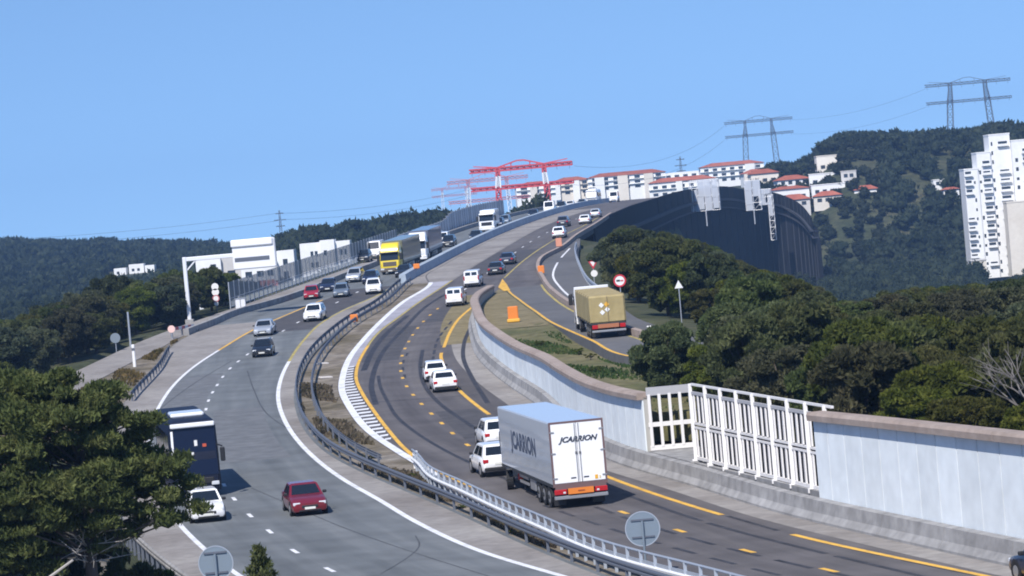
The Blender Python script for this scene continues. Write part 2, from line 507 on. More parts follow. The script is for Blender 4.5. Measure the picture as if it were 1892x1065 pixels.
def make_terrain():
    xs = sorted(set(list(np.arange(-60, 75, 2.5)) + list(np.arange(-300, -60, 10)) + list(np.arange(75, 320, 8)) + list(np.arange(-900, -300, 60)) + list(np.arange(320, 960, 60)) + [-6000, -3000, -1500, 1500, 3000, 6000]))
    ys = sorted(set(list(np.arange(20, 420, 3)) + list(np.arange(420, 900, 6)) + list(np.arange(900, 1700, 16)) + [1800, 2000, 2500, 3500, 6000, 12000, -40, -200]))
    vs = []
    for y in ys:
        for x in xs:
            z = terrain(x, y) if y < 1700 else terrain(x, 1700) - (y - 1700) * .012
            vs.append((x, y, z))
    nx = len(xs)
    fs = [(j * nx + i, j * nx + i + 1, (j + 1) * nx + i + 1, (j + 1) * nx + i) for j in range(len(ys) - 1) for i in range(nx - 1)]
    m = MB()
    m.v, m.f = vs, fs
    o = m.build('ground', SOIL, None, fix=False)
    o.data.polygons.foreach_set('use_smooth', [True] * len(o.data.polygons))
    structure(o)
make_terrain()

def strip(name, xa, xb, zf, y0, y1, m, parent=None, off=0.0, dy=2.0, cols=4, skirt=0.0, crown=0.0, wob=0.0):
    n = max(2, int(math.ceil((y1 - y0) / dy)) + 1)
    mb = MB()
    w = cols + 1
    for k in range(n):
        y = y0 + (y1 - y0) * k / (n - 1)
        a, b = xa(y), xb(y)
        z = zf(y) + off
        for i in range(w):
            t = i / cols
            ww = wob * math.sin(y * 1.7 + i * 2.1) * math.sin(y * .61 + i) if 0 < i < cols else 0
            mb.v.append((a + (b - a) * t, y, z + crown * (1 - (2 * t - 1) ** 2) + ww))
    for k in range(n - 1):
        for i in range(cols):
            q = k * w + i
            mb.f.append((q, q + 1, q + w + 1, q + w))
    if skirt:
        for i in (0, cols):
            o = len(mb.v)
            for k in range(n):
                x, y, z = mb.v[k * w + i]
                mb.v.append((x, y, z - skirt))
            for k in range(n - 1):
                f = (k * w + i, (k + 1) * w + i, o + k + 1, o + k)
                mb.f.append(f if i == 0 else f[::-1])
    o = mb.build(name, m, parent, fix=False)
    uv = o.data.uv_layers.new(name='UVMap')
    co = {}
    base = n * w
    for pl in o.data.polygons:
        for li in pl.loop_indices:
            vi = o.data.loops[li].vertex_index
            k = vi // w if vi < base else 0
            x, y, z = mb.v[vi]
            uv.data[li].uv = (x - xa(y) if vi < base else 0.0, y)
    return o

off = lambda c, d: (lambda y: c(y) + d)
left_road = structure(strip('left_carriageway', L_EDGE, L_GUARD, ZM, 60, 760, ASPHALT_L, cols=6, skirt=1.2))
median = structure(strip('median_strip', off(L_GUARD, .01), off(R_EDGE, -.01), ZM, 60, 345, DIRT, cols=6, off=-.012, wob=.02))
right_road = structure(strip('right_carriageway', R_EDGE, lambda y: WALL(y) if y < 316 else RAMP_R(y), ZM, 60, 760, ASPHALT_R, cols=6, skirt=1.0))
far_median = structure(strip('central_strip', off(L_GUARD, .01), off(R_EDGE, -.01), ZM, 345, 760, SHOULDER, off=-.01))
slip_road = structure(strip('slip_road', SLIP_L, lambda y: SLIP_R(y) if y > 300 else SLIP_R(y), ZM, 225, 760, SHOULDER, cols=3, off=-.02, skirt=1.2))
slip_verge = structure(strip('slip_verge', lambda y: SLIP_R(y) + .02, lambda y: max(L_EDGE(y) - .02, SLIP_R(y) + .05), ZM, 205, 322, DIRT, cols=3, off=-.06, skirt=1.0, wob=.03))
verge = structure(strip('ramp_verge', lambda y: max(9.1, WALL(y) + .45) if 143 < y < 152.4 else WALL(y) + (1.5 if 120 < y <= 143 else .45), lambda y: RAMP_L(y) if y > 176 else min(RAMP_L(y), WALL(y) + 9), lambda y: min(ZR(y), ZT(y) - .75 + .16 * smooth(215, 236, y)), 60, 330, GRASSY, cols=5, off=-.02, skirt=1.5, wob=.04))
ramp = structure(strip('ramp_road', RAMP_L, RAMP_R, ZR, 168, 340, ASPHALT_RAMP, cols=3, off=.012, skirt=1.5))
service = structure(strip('service_road', off(RAMP_R, .01), SERV_R, ZR, 190, 416, ASPHALT_RAMP, cols=3, off=-.015, skirt=1.5))
gore = structure(strip('gore_ground', lambda y: WALL(y) + .5, lambda y: RAMP_L(y) - .15, lambda y: min(ZR(y), ZT(y) - .6), 236, 330, GORE, cols=3, off=.01))
bank = structure(strip('near_bank', lambda y: XL(y) - 17, lambda y: XL(y) - .6, lambda y: 0, 75, 150, NEAR_SOIL, cols=10, off=0))
for v in bank.data.vertices:
    v.co.z = terrain(v.co.x, v.co.y) + .12 + .18 * math.sin(v.co.x * 1.9) * math.sin(v.co.y * 1.3)

# shoulders and paved strips lie on the carriageways
strip('shoulder', off(L_RIGHT, .12), off(L_GUARD, -.25), ZM, 60, 346, SHOULDER, left_road, off=.004)
strip('shoulder', off(L_EDGE, .05), lambda y: max(L_EDGE(y) + .1, L_LEFT(y) - .12), ZM, 60, 306, SHOULDER, left_road, off=.004)
strip('paved_strip', off(R_EDGE, .5), off(R_LEFT, -.15), ZM, 241, 345, PALE_STRIP, right_road, off=.004)
strip('paved_strip', off(R_EDGE, .15), off(R_LEFT, -.15), ZM, 345, 575, SHOULDER, right_road, off=.004)
strip('shoulder', lambda y: WALL(y) - 2.3 if y > 190 else WALL(y) - 2.3 + .4, off(WALL, -.05), ZM, 100, 290, SHOULDER, right_road, off=.004)
strip('shoulder', lambda y: WALL(y) - 3.2, lambda y: WALL(y) - .1, ZM, 255, 318, GORE, right_road, off=.006)

def line(name, c, w, y0, y1, m, parent, zf=ZM, o=.009, dy=1.5):
    return strip(name, off(c, -w / 2), off(c, w / 2), zf, y0, y1, m, parent, off=o, dy=dy, cols=1)

line('edge_line', L_LEFT, .26, 100, 272, WHITE_PAINT, left_road)
line('edge_line', L_LEFT, .26, 272, 331, YELLOW_PAINT, left_road)
line('edge_line', L_RIGHT, .30, 90, 252, WHITE_PAINT, left_road)
line('edge_line', L_RIGHT, .26, 252, 346, FADED_YELLOW, left_road)
L_DASH_PTS = None
L_DASH = Spline([(60, 10), (100, -2.5), (121, -8.4), (129, -10.4), (138, -12.2), (146, -13.8), (155, -15.4), (185, -19.6), (214, -22.7), (221, -23.2), (234, -23.8), (250, -24.2), (264, -23.9), (300, -21.8), (340, -17.5), (380, -13.6)])
for y in [97, 105, 113, 121, 129, 138, 146, 155, 163, 171, 179, 187, 195, 202, 208, 214, 221, 228, 234.5, 242, 250, 257, 264, 272, 281, 290, 300, 312, 325, 339, 352]:
    line('lane_dash', L_DASH, .20, y - .9, y + .9, WHITE_PAINT, left_road)
line('edge_line', off(R_EDGE, .28), .5, 158, 345, WHITE_PAINT, right_road)
line('edge_line', R_LEFT, .26, 150, 262, YELLOW_PAINT, right_road)
line('edge_line', R_LEFT, .22, 262, 345, FADED_YELLOW, right_road)
line('edge_line', R_LEFT, .2, 345, 575, SHOULDER, right_road)
for y in [98.5, 107, 115, 124, 133, 141.5, 150, 158, 166, 174, 182, 189, 196, 203.5, 211, 218.5, 226, 232.5, 240, 247.5, 255, 262.5, 270, 278, 286, 294, 302]:
    line('lane_dash', R_DOTS, .24, y - .75, y + .75, YELLOW_PAINT, right_road, dy=.5)
for y in range(315, 520, 13):
    line('lane_dash', R_DOTS, .16, y - 1.5, y + 1.5, WHITE_PAINT, right_road)
for a, b in ((92, 119.2), (128.6, 150.5), (158, 181), (192, 214), (222, 229), (236, 247), (252.5, 303)):
    line('edge_line', R_RIGHT, .28, a, b, YELLOW_PAINT, right_road)
line('edge_line', R_RIGHT, .2, 341, 500, FADED_YELLOW, right_road)
y = 158.5
while y < 243:
    a, b = R_EDGE(y) + .55, R_LEFT(y) - .25
    if b - a > .3:
        mb = MB()
        z = ZM
        for x, yy in ((a, y - .65), (b, y - .35), (b, y + .75), (a, y + .45)):
            mb.v.append((x, yy, z(yy) + .009))
        mb.f.append((0, 1, 2, 3))
        mb.build('hatch_bar', WHITE_PAINT, right_road, fix=False)
    y += 2.35
line('edge_line', off(RAMP_L, .15), .24, 172, 338, YELLOW_PAINT, ramp, ZR, .022)
line('edge_line', off(RAMP_R, -.2), .24, 182, 345, FADED_YELLOW, ramp, ZR, .022)
SERV_LINE = Spline([(240, 7.3), (272, 6.0), (317, 5.1), (340, 4.8), (362, 5.8), (394, 8.2)])
line('edge_line', SERV_LINE, .24, 245, 362, WHITE_PAINT, service, ZR, .0)
line('edge_line', SERV_LINE, .24, 372, 392, WHITE_PAINT, service, ZR, .0)
# painted gore nose
gn = MB()
for x, y in ((-1.0, 339.5), (-.55, 330), (-.2, 318), (-.9, 318), (-1.5, 326)):
    gn.v.append((x, y, max(ZM(y), ZR(y)) + .05))
gn.f.append((0, 4, 3, 2, 1))
gn.build('painted_nose', YELLOW_PAINT, ramp, fix=False)

PATCH_D = noisy('asphalt_patch_dark', [(.065, .062, .066), (.09, .086, .09)], .6, 6, .85, .2, 9, scale2=1.2, amount2=.12)
PATCH_G = noisy('asphalt_patch_grey', [(.13, .136, .142), (.165, .17, .178)], .6, 6, .85, .2, 9, scale2=1.2, amount2=.12)
strip('asphalt_patch', off(R_LEFT, .25), off(R_DOTS, -.2), ZM, 244, 281, PATCH_D, right_road, off=.003)
strip('asphalt_patch', off(R_DOTS, .3), off(R_RIGHT, -.3), ZM, 163, 197, PATCH_D, right_road, off=.003)
strip('asphalt_patch', off(R_DOTS, .2), off(R_RIGHT, 2.4), ZM, 284, 312, PATCH_D, right_road, off=.003)
strip('asphalt_patch', off(R_LEFT, .3), off(R_RIGHT, -.2), ZM, 352, 398, PATCH_D, right_road, off=.003)
strip('asphalt_patch', off(L_LEFT, .25), off(L_DASH, -.2), ZM, 206, 246, PATCH_G, left_road, off=.003)
strip('asphalt_patch', off(L_DASH, .6), off(L_RIGHT, -1.2), ZM, 176, 212, PATCH_G, left_road, off=.003)
strip('asphalt_patch', off(L_LEFT, .3), off(L_RIGHT, -.3), ZM, 289, 345, PATCH_D, left_road, off=.003)

# tar bands left by erased markings and sealed joints
def tar(pts, w, y0=None, y1=None, parent=right_road, pieces=None, o=.0065, TAR=TAR):
    c = Spline([(b, a) for a, b in pts])
    ys = [p[1] for p in pts]
    y0, y1 = y0 or min(ys), y1 or max(ys)
    if pieces:
        y = y0
        while y < y1:
            line('tar_band', c, w, y, min(y + pieces[0], y1), TAR, parent, o=o)
            y += pieces[1]
    else:
        line('tar_band', c, w, y0, y1, TAR, parent, o=o)
tar([(-10.1, 206), (-11.0, 220), (-11.4, 234), (-11.4, 254), (-10.4, 279), (-8.8, 309), (-6.4, 330)], .42)
tar([(-12.3, 236), (-12.4, 255), (-11.7, 279), (-10.6, 296)], .5)
tar([(-1.0, 152), (-5.2, 175), (-6.8, 185), (-8.3, 196), (-9.3, 207), (-10.4, 221), (-10.9, 230)], .26)
tar([(-2.4, 179), (-3.6, 188), (-5.4, 201), (-7.0, 218), (-7.7, 233), (-8.0, 252)], .32)
tar([(-2.3, 200), (-3.6, 222), (-4.4, 240), (-4.5, 256), (-4.0, 277)], .35)
tar([(8.4, 128), (10.4, 119), (14.2, 105), (16, 99)], .22, pieces=(9, 11))
tar([(15, 97), (12.8, 105), (10.4, 114), (8.1, 123), (7.2, 127), (4.6, 140), (2.2, 152)], .26, pieces=(14, 15))
tar([(13.2, 98), (10.9, 105), (8.8, 112), (6.6, 120), (4.5, 129), (2.6, 138)], .24, pieces=(3.4, 5.0))
tar([(11.6, 98), (9.4, 104.5), (7.2, 112), (4.8, 121), (2.6, 130), (.6, 139)], .22, pieces=(2.6, 4.4))
tar([(-8.7, 226), (-9.3, 240), (-9.2, 252)], .2, pieces=(3, 7))
tar([(-6.9, 240), (-6.9, 262), (-6.0, 283)], .24, pieces=(4, 6.5))
tar([(-22.4, 246), (-20.3, 227), (-17.3, 204), (-14.7, 191)], .10, parent=left_road, TAR=CRACK)
tar([(-25.6, 190), (-26.4, 214), (-25.9, 240), (-24.8, 258)], .10, parent=left_road, TAR=CRACK)
tar([(-14.9, 160), (-12.2, 150), (-9.0, 138), (-5.2, 125), (-1.5, 113)], .07, parent=left_road, TAR=CRACK)
tar([(-5.2, 131), (-4.9, 127), (-5.6, 121), (-6.2, 118)], .07, parent=left_road, TAR=CRACK)
for yy, xa, xb in ((272, -12.2, -6.2), (243, -12.5, -9.8), (208, -11, -3)):
    j = MB()
    j.quad((xa, yy - .12, ZM(yy - .12) + .0075), (xb, yy - 1.4, ZM(yy - 1.4) + .0075), (xb, yy - 1.15, ZM(yy - 1.15) + .0075), (xa, yy + .12, ZM(yy + .12) + .0075))
    j.build('tar_band', TAR, right_road, fix=False)

# ------------------------------------------------------------------ sweeps along the road
def frame(c, y):
    s = c.slope(y)
    l = math.hypot(1, s)
    return (s / l, 1 / l), (1 / l, -s / l)       # along, right-hand normal
def sweep(name, profile, c, y0, y1, m, parent, zf=ZM, dy=2.0, sm=False, closed=True, side=0.0):
    n = max(2, int(math.ceil((y1 - y0) / dy)) + 1)
    rings = []
    for k in range(n):
        y = y0 + (y1 - y0) * k / (n - 1)
        t, nn = frame(c, y)
        x, z = c(y), zf(y)
        rings.append([(x + nn[0] * (a + side), y + nn[1] * (a + side), z + b) for a, b in profile])
    return MB().loft(rings, closed, closed).build(name, m, parent, sm)

W_BEAM = [(-.04, .45), (-.10, .50), (-.10, .56), (-.04, .61), (-.10, .66), (-.10, .72), (-.04, .77), (.0, .77), (-.05, .66), (.0, .61), (-.05, .56), (.0, .45)]
def flip(p): return [(-a, b) for a, b in p]

post_mesh = MB().box(-.06, .06, -.05, .05, -.4, .78).mesh('post', GALV)
post_dark = MB().box(-.06, .06, -.05, .05, -.4, .74).mesh('post', GALV_DARK)
post_tall = MB().box(-.06, .06, -.04, .04, -.4, 1.08).mesh('post', GALV)

def guardrail(name, label, c, y0, y1, step, beam_mat, pm, zf=ZM, prof=W_BEAM, extra=None, side=0.0):
    t = thing(name, label, 'guardrail', (c(y0), y0, zf(y0)))
    inv = Vector(t.location)
    def kid(o):
        o.data.transform(Matrix.Translation(-inv))
    kid(sweep('beam', prof, c, y0, y1, beam_mat, t, zf, side=side))
    if extra:
        for p, m in extra:
            kid(sweep('rail', p, c, y0, y1, m, t, zf, side=side))
    y = y0 + .5
    while y < y1:
        tt, nn = frame(c, y)
        link('post', pm, t, None, Vector((c(y) + nn[0] * side, y + nn[1] * side, zf(y))) - inv)
        y += step
    return t
guardrail('guardrail', 'dark steel guardrail curving along the inner shoulder of the left carriageway', L_GUARD, 100, 346, 4, GALV_DARK, post_dark)
guardrail('guardrail', 'second dark guardrail beam on the dirt side of the curved median', Spline([(y, L_GUARD(y) + 1.1) for y in range(160, 352, 8)]), 165, 346, 4, GALV_DARK, post_dark, prof=flip(W_BEAM))
pipe = [(.05 * math.cos(a), 1.05 + .05 * math.sin(a)) for a in np.linspace(0, 2 * math.pi, 6, endpoint=False)]
RAILC = Spline([(y, R_EDGE(y) - .35) for y in range(88, 172, 3)])
guardrail('guardrail', 'white-railed steel guardrail with tall posts in front of the grey articulated lorry', RAILC, 92, 163, 1.5, GALV_WHITE, post_tall,
          prof=[(-.10, .48), (-.12, .57), (-.02, .62), (.02, .58), (.02, .48)], extra=[(pipe, GALV), ([(.04, .48), (.12, .54), (.04, .60), (.12, .66), (.04, .74), (.0, .74), (.0, .48)], GALV)])
guardrail('guardrail', 'low guardrail on rusty posts beside the left road near the white car', off(L_EDGE, -.5) and Spline([(y, L_EDGE(y) - .5) for y in range(100, 170, 5)]), 104, 150, 2, CONCRETE, post_dark)
guardrail('guardrail', 'dark guardrail on the outer bend beyond the big pine', Spline([(y, L_EDGE(y) + .6) for y in range(220, 300, 5)]), 226, 274, 3, GALV_DARK, post_dark)
guardrail('guardrail', 'pale steel guardrail on the far side of the closed service road', SERV_R, 262, 392, 4, GALV, post_mesh, ZR, side=-.3)

def barrier(name, label, c, y0, y1, prof, m, seg=6.0, zf=ZM, side=0.0):
    t = thing(name, label, 'barrier', (c(y0), y0, zf(y0)))
    inv = Vector(t.location)
    y = y0
    while y < y1 - .2:
        e = min(y + seg, y1)
        o = sweep('segment', prof, c, y, e - .03, m, t, zf, dy=3, side=side)
        o.data.transform(Matrix.Translation(-inv))
        y = e
    return t
JERSEY = [(-.30, -.1), (-.30, .08), (-.16, .28), (-.10, .85), (.10, .85), (.16, .28), (.30, .08), (.30, -.1)]
SQUAT = [(-.28, -.1), (-.24, .62), (.24, .62), (.28, -.1)]
barrier('concrete_barrier', 'blue-grey concrete barrier dividing the two carriageways up the hill', CENTRE, 348, 700, [(-.50, -.1), (-.44, 1.0), (.30, 1.0), (.36, .4), (.40, -.1)], BAR_BLUE, 9)
barrier('concrete_barrier', 'low concrete barrier between the left carriageway and the slip road', Spline([(y, L_EDGE(y) - .45) for y in range(290, 700, 6)]), 296, 680, SQUAT, CONCRETE, 8)
barrier('concrete_barrier', 'long concrete barrier at the foot of the white retaining wall', WALL, 92, 312, [(-.62, -.1), (-.62, .1), (-.40, .36), (-.32, .86), (.0, .9), (.0, -.1)], CONCRETE, 6)
barrier('concrete_barrier', 'brown low barrier bending between the ramp and the closed service road', off(RAMP_R, .3) and Spline([(y, RAMP_R(y) + .25) for y in range(180, 520, 6)]), 206, 500, [(-.2, -.1), (-.2, .5), (.2, .5), (.2, -.1)], COPING, 8, ZR)

# ------------------------------------------------------------------ retaining wall with panels, coping and white screen
wall = thing('retaining_wall', 'long white panelled retaining wall curving along the right carriageway', 'wall', (WALL(200), 200, 1.2))
WO = Vector(wall.location)
def wall_seg(y0, y1):
    c = WALL
    # backing
    mb = MB()
    rings = []
    n = max(2, int((y1 - y0) / 2) + 1)
    for k in range(n):
        y = y0 + (y1 - y0) * k / (n - 1)
        t, nn = frame(c, y)
        rings.append([(c(y) + nn[0] * a, y + nn[1] * a, z) for a, z in ((.10, ZM(y) - .3), (.10, ZT(y) - .2), (.5, ZT(y) - .2), (.5, ZM(y) - .3))])
    o = mb.loft(rings).build('wall_core', WALL_JOINT, wall)
    o.data.transform(Matrix.Translation(-WO))
    y = y0
    while y < y1 - .3:
        step = 1.95 if y < 160 else 2.4
        e = min(y + step / math.hypot(1, c.slope(y)), y1)
        g = .028
        r2 = []
        for yy in (y + g, e - g):
            t, nn = frame(c, yy)
            r2.append([(c(yy) + nn[0] * a, yy + nn[1] * a, z) for a, z in ((.03, ZM(yy) + .55), (.03, ZT(yy) - .25), (.12, ZT(yy) - .25), (.12, ZM(yy) + .55))])
        p = MB().loft(r2).build('panel', WALL_CONC, wall)
        p.data.transform(Matrix.Translation(-WO))
        y = e
    y = y0
    while y < y1 - .3:
        e = min(y + 5.6, y1)
        r2 = []
        nn_ = 4
        for k in range(nn_):
            yy = y + (e - .02 - y) * k / (nn_ - 1)
            t, nn = frame(c, yy)
            zt = ZT(yy)
            r2.append([(c(yy) + nn[0] * a, yy + nn[1] * a, zt + b) for a, b in ((-.24, -.32), (-.26, -.08), (-.18, .04), (.45, .04), (.55, -.05), (.55, -.32))])
        p = MB().loft(r2).build('coping', COPING, wall)
        p.data.transform(Matrix.Translation(-WO))
        y = e
wall_seg(94, 123.9)
wall_seg(152, 316)

GATE_GAP_SHADE = mat('screen_gap_shade', (.20, .20, .22), .7)  # back panels coloured dark to paint shade between the slats
screen = thing('slatted_screen', 'tall white slatted metal screen standing in a gap of the retaining wall', 'screen', (8.1, 144, 0))
SO = Vector(screen.location)
def spart(mb, name, m, parent=screen):
    mb.v = [tuple(Vector(v) - SO) for v in mb.v]
    return mb.build(name, m, parent)
A, B = Vector((8.2, 144.2, 0)), Vector((12.55, 123.9, 0))
dirv = (B - A).normalized()
nrm = Vector((-dirv.y, dirv.x, 0)) * -1            # points away from the road? fixed below
if nrm.x < 0: nrm = -nrm
Ls = (B - A).length
zb0, zmid, ztop = .98, 2.55, 4.15
def along(s, d=0.0, z=0.0):
    p = A + dirv * s + nrm * d
    return Vector((p.x, p.y, z + .15 * (1 - s / Ls)))
NB = 8
bw = Ls / NB
for k in range(NB + 1):
    spart(MB().bar(along(k * bw, -.03, .80), along(k * bw, -.03, ztop + .45), .17, .17), 'post', GATE_WHITE)
    spart(MB().bar(along(k * bw, -.06, .74), along(k * bw, -.06, .92), .30, .30), 'foot', GATE_WHITE)
for z, w in ((zb0, .14), (zmid - .07, .10), (zmid + .12, .10), (ztop, .14), (ztop + .42, .10)):
    spart(MB().bar(along(0, .04, z), along(Ls + (.9 if z > ztop - .1 else 0), .04, z), .12, w), 'rail', GATE_WHITE if z != ztop else GATE_GREY)
for k in range(NB):
    for za, zb in ((zb0 + .08, zmid - .14), (zmid + .2, ztop - .1)):
        for j in range(4):
            s = k * bw + .27 + (bw - .54) * j / 3
            spart(MB().bar(along(s, .05, za), along(s, .05, zb), .07, .45), 'slat', GATE_WHITE)
        b = MB()
        rr = [along(k * bw + .1, .22, za - .1), along((k + 1) * bw - .1, .22, za - .1)]
        spart(b.bar(along(k * bw + .1, .22, (za + zb) / 2), along((k + 1) * bw - .1, .22, (za + zb) / 2), .04, zb - za + .2), 'back_panel', GATE_GAP_SHADE)
sp = []
for q, dz in ((A, 0), (B, 0)):
    for d in (-.18, .5):
        sp += [(q.x + nrm.x * d, q.y + nrm.y * d, -.2), (q.x + nrm.x * d, q.y + nrm.y * d, .93)]
spart(MB().add(sp, [(0, 1, 3, 2), (4, 6, 7, 5), (1, 5, 7, 3), (0, 4, 5, 1), (2, 3, 7, 6), (0, 2, 6, 4)]), 'plinth', CONCRETE)
# return panel set back, with open slots
ret = thing('slotted_panel', 'white slotted panel with dark openings closing the recess left of the screen', 'screen', (6.5, 152, 0))
SO = Vector(ret.location)
def rp(s, z, d=0): return Vector((6.35 + s, 152.0 + d, z))
RW = 2.35
for z, h in ((1.15, .25), (2.35, .22), (4.05, .42)):
    spart(MB().bar(rp(0, z), rp(RW, z), .16, h), 'rail', GATE_WHITE if z < 4 else GATE_GREY, ret)
for j in range(5):
    s = .12 + (RW - .24) * j / 4
    spart(MB().bar(rp(s, 1.2), rp(s, 3.9), .15, .20), 'post', GATE_WHITE, ret)
plinth = MB().add([(6.2, 152.2, -.2), (8.9, 152.2, -.2), (8.9, 144, -.2), (7.9, 144, -.2), (6.2, 152.2, 1.0), (8.9, 152.2, 1.0), (8.9, 144, 1.0), (7.9, 144, 1.0)],
                  [(0, 1, 2, 3), (4, 7, 6, 5), (0, 4, 5, 1), (1, 5, 6, 2), (2, 6, 7, 3), (3, 7, 4, 0)])
spart(plinth, 'plinth', CONCRETE, ret)

# ------------------------------------------------------------------ cars
def lerp3(p, q, t): return tuple(a + (b - a) * t for a, b in zip(p, q))
def panel(mb, c00, c10, c11, c01, u0, u1, v0, v1, lift=.008, t=.02):
    """thin slab on a bilinear quad; c00..c01 = bottom-left, bottom-right, top-right, top-left"""
    def P(u, v): return Vector(lerp3(lerp3(c00, c10, u), lerp3(c01, c11, u), v))
    q = [P(u0, v0), P(u1, v0), P(u1, v1), P(u0, v1)]
    n = (q[1] - q[0]).cross(q[3] - q[0]).normalized()
    mb.loft([[tuple(p - n * t) for p in q], [tuple(p + n * lift) for p in q]])
    return mb

KINDS = {
    #         L     W     H     belt  hood  cowl_y ws_top rear_top rear_base  zb
    'hatch': (4.05, 1.74, 1.47, .93, .80, .88, .18, -1.45, -1.92, .20),
    'sedan': (4.60, 1.80, 1.43, .92, .78, .98, .22, -1.05, -1.62, .18),
    'suv':   (4.45, 1.84, 1.66, 1.04, .95, .98, .30, -1.62, -2.08, .26),
    'kombi': (4.35, 1.82, 1.84, 1.06, .98, 1.18, .55, -2.08, -2.15, .24),
    'van':   (5.40, 2.02, 2.38, 1.25, 1.12, 1.85, 1.25, -2.62, -2.68, .28),
}
CAR_MESH = {}
def car_meshes(kind):
    if kind in CAR_MESH:
        return CAR_MESH[kind]
    L, W, H, belt, hood, cowl, wst, rt, rb, zb = KINDS[kind]
    hl, hw = L / 2, W / 2
    out = []
    fz = zb + .30
    rear_low = belt - .06
    sedan = kind == 'sedan'
    st = [  # y, half width, z bottom, z top
        (hl, hw * .80, zb + .14, fz + .12), (hl - .06, hw * .90, zb + .05, hood - .16), (hl - .28, hw * .96, zb, hood - .04),
        (hl - .7, hw * .99, zb, hood + (belt - hood) * .35), (cowl, hw, zb, belt - .01), (cowl - .5, hw, zb, belt), (0, hw, zb, belt), (-.9, hw, zb, belt + .01),
        (rb + .2, hw * .99, zb, belt + .015), (-hl + .30, hw * .97, zb, belt + (.05 if sedan else .01)), (-hl + .08, hw * .92, zb + .06, belt - (.02 if sedan else .05)), (-hl, hw * .84, zb + .14, belt - .22)]
    rings = []
    for y, w, z0, z1 in st:
        zmid = (z0 + z1) / 2
        half = [(w * .90, z0), (w * .985, z0 + .10), (w, zmid), (w * .985, z1 - .12), (w * .93, z1 - .03), (w * .80, z1), (w * .35, z1 + .018)]
        rings.append([(x, y, z) for x, z in half] + [(-x, y, z) for x, z in reversed(half)])
    out.append(('body', MB().loft(rings).mesh('body', None, True), 'paint', None))
    # cabin
    bw0, tw = hw * .925, hw * (.74 if kind not in ('van', 'kombi') else .86)
    zt = H - .05
    zb_ = belt - .03
    B = [(-bw0, cowl, zb_), (bw0, cowl, zb_), (bw0, rb, zb_), (-bw0, rb, zb_)]
    T = [(-tw, wst, zt), (tw, wst, zt), (tw, rt, zt), (-tw, rt, zt)]
    T2 = [(-tw * .86, wst - .16, H), (tw * .86, wst - .16, H), (tw * .86, rt + .14, H), (-tw * .86, rt + .14, H)]
    out.append(('roof', MB().loft([B, T, T2]).mesh('roof', None, False), 'paint', None))
    g = lambda *a: panel(MB(), *a)
    out.append(('windscreen', g(B[1], B[0], T[0], T[1], .07, .93, .10, .93).mesh('windscreen', GLASS), None, None))
    if kind in ('van', 'kombi'):
        out.append(('rear_window', g(B[3], B[2], T[2], T[3], .10, .46, .40, .88).mesh('rear_window', GLASS), None, None))
        out.append(('rear_window', g(B[3], B[2], T[2], T[3], .54, .90, .40, .88).mesh('rear_window', GLASS), None, None))
        spans = ((.10, .30),)
    else:
        out.append(('rear_window', g(B[3], B[2], T[2], T[3], .09, .91, .20, .88).mesh('rear_window', GLASS), None, None))
        spans = ((.09, .46), (.50, .88))
    for u0, u1 in spans:
        out.append(('side_window', g(B[2], B[1], T[1], T[2], 1 - u1, 1 - u0, .12, .88).mesh('side_window', GLASS), None, None))
        out.append(('side_window', g(B[0], B[3], T[3], T[0], u0, u1, .12, .88).mesh('side_window', GLASS), None, None))
    # wheels
    rw = .31 if kind in ('hatch', 'sedan') else .35
    wy = (hl - .82, -hl + .78)
    for s in (-1, 1):
        for y in wy:
            x = s * (hw - .11)
            out.append(('wheel', MB().disc((x, y, rw), (1, 0, 0), rw, .23, 18).mesh('wheel', TYRE), None, None))
            out.append(('rim', MB().disc((x + s * .118, y, rw), (1, 0, 0), rw * .66, .012, 14).mesh('rim', RIM), None, 'wheel'))
    for s in (-1, 1):
        for y in wy:
            out.append(('wheel_arch', MB().disc((s * (hw - .02), y, rw + .02), (1, 0, 0), rw + .075, .05, 18, rw - .03).mesh('wheel_arch', BLACKP), None, None))
    # lights, grille, plates, mirrors
    hz = hood - .19
    for s in (-1, 1):
        xx = sorted((s * hw * .50, s * hw * .89))
        out.append(('headlight', MB().rbox(xx[0], xx[1], hl - .26, hl - .025, hz - .075, hz + .075, .03).mesh('headlight', HEADL), None, None))
        xx = sorted((s * hw * (.62 if kind not in ('van', 'kombi') else .80), s * hw * .93))
        z0, z1 = (belt - .30, belt - .10) if kind not in ('van', 'kombi') else (belt - .25, belt + .25)
        out.append(('taillight', MB().rbox(xx[0], xx[1], -hl + .0 - .015, -hl + .24, z0, z1, .03).mesh('taillight', TAILL), None, None))
        out.append(('mirror', MB().rbox(*sorted((s * (hw - .04), s * (hw + .15))), cowl - .42, cowl - .26, belt - .02, belt + .12, .03).mesh('mirror', BLACKP), None, None))
    out.append(('grille', MB().rbox(-hw * .45, hw * .45, hl - .12, hl + .012, zb + .20, fz + .05, .02).mesh('grille', BLACKP), None, None))
    out.append(('lower_grille', MB().rbox(-hw * .60, hw * .60, hl - .2, hl - .005, zb + .05, zb + .14, .02).mesh('lower_grille', BLACKP), None, None))
    out.append(('licence_plate', MB().box(-.26, .26, hl + .0, hl + .022, zb + .15, zb + .26).mesh('licence_plate', PLATE), None, None))
    pz = belt - .34 if kind != 'hatch' else .50
    out.append(('licence_plate', MB().box(-.26, .26, -hl - .02, -hl + .05, pz - .06, pz + .06).mesh('licence_plate', PLATE), None, None))
    out.append(('rear_bumper', MB().rbox(-hw * .88, hw * .88, -hl - .03, -hl + .2, zb + .06, zb + .26, .04).mesh('rear_bumper', BLACKP), None, None))
    CAR_MESH[kind] = out
    return out

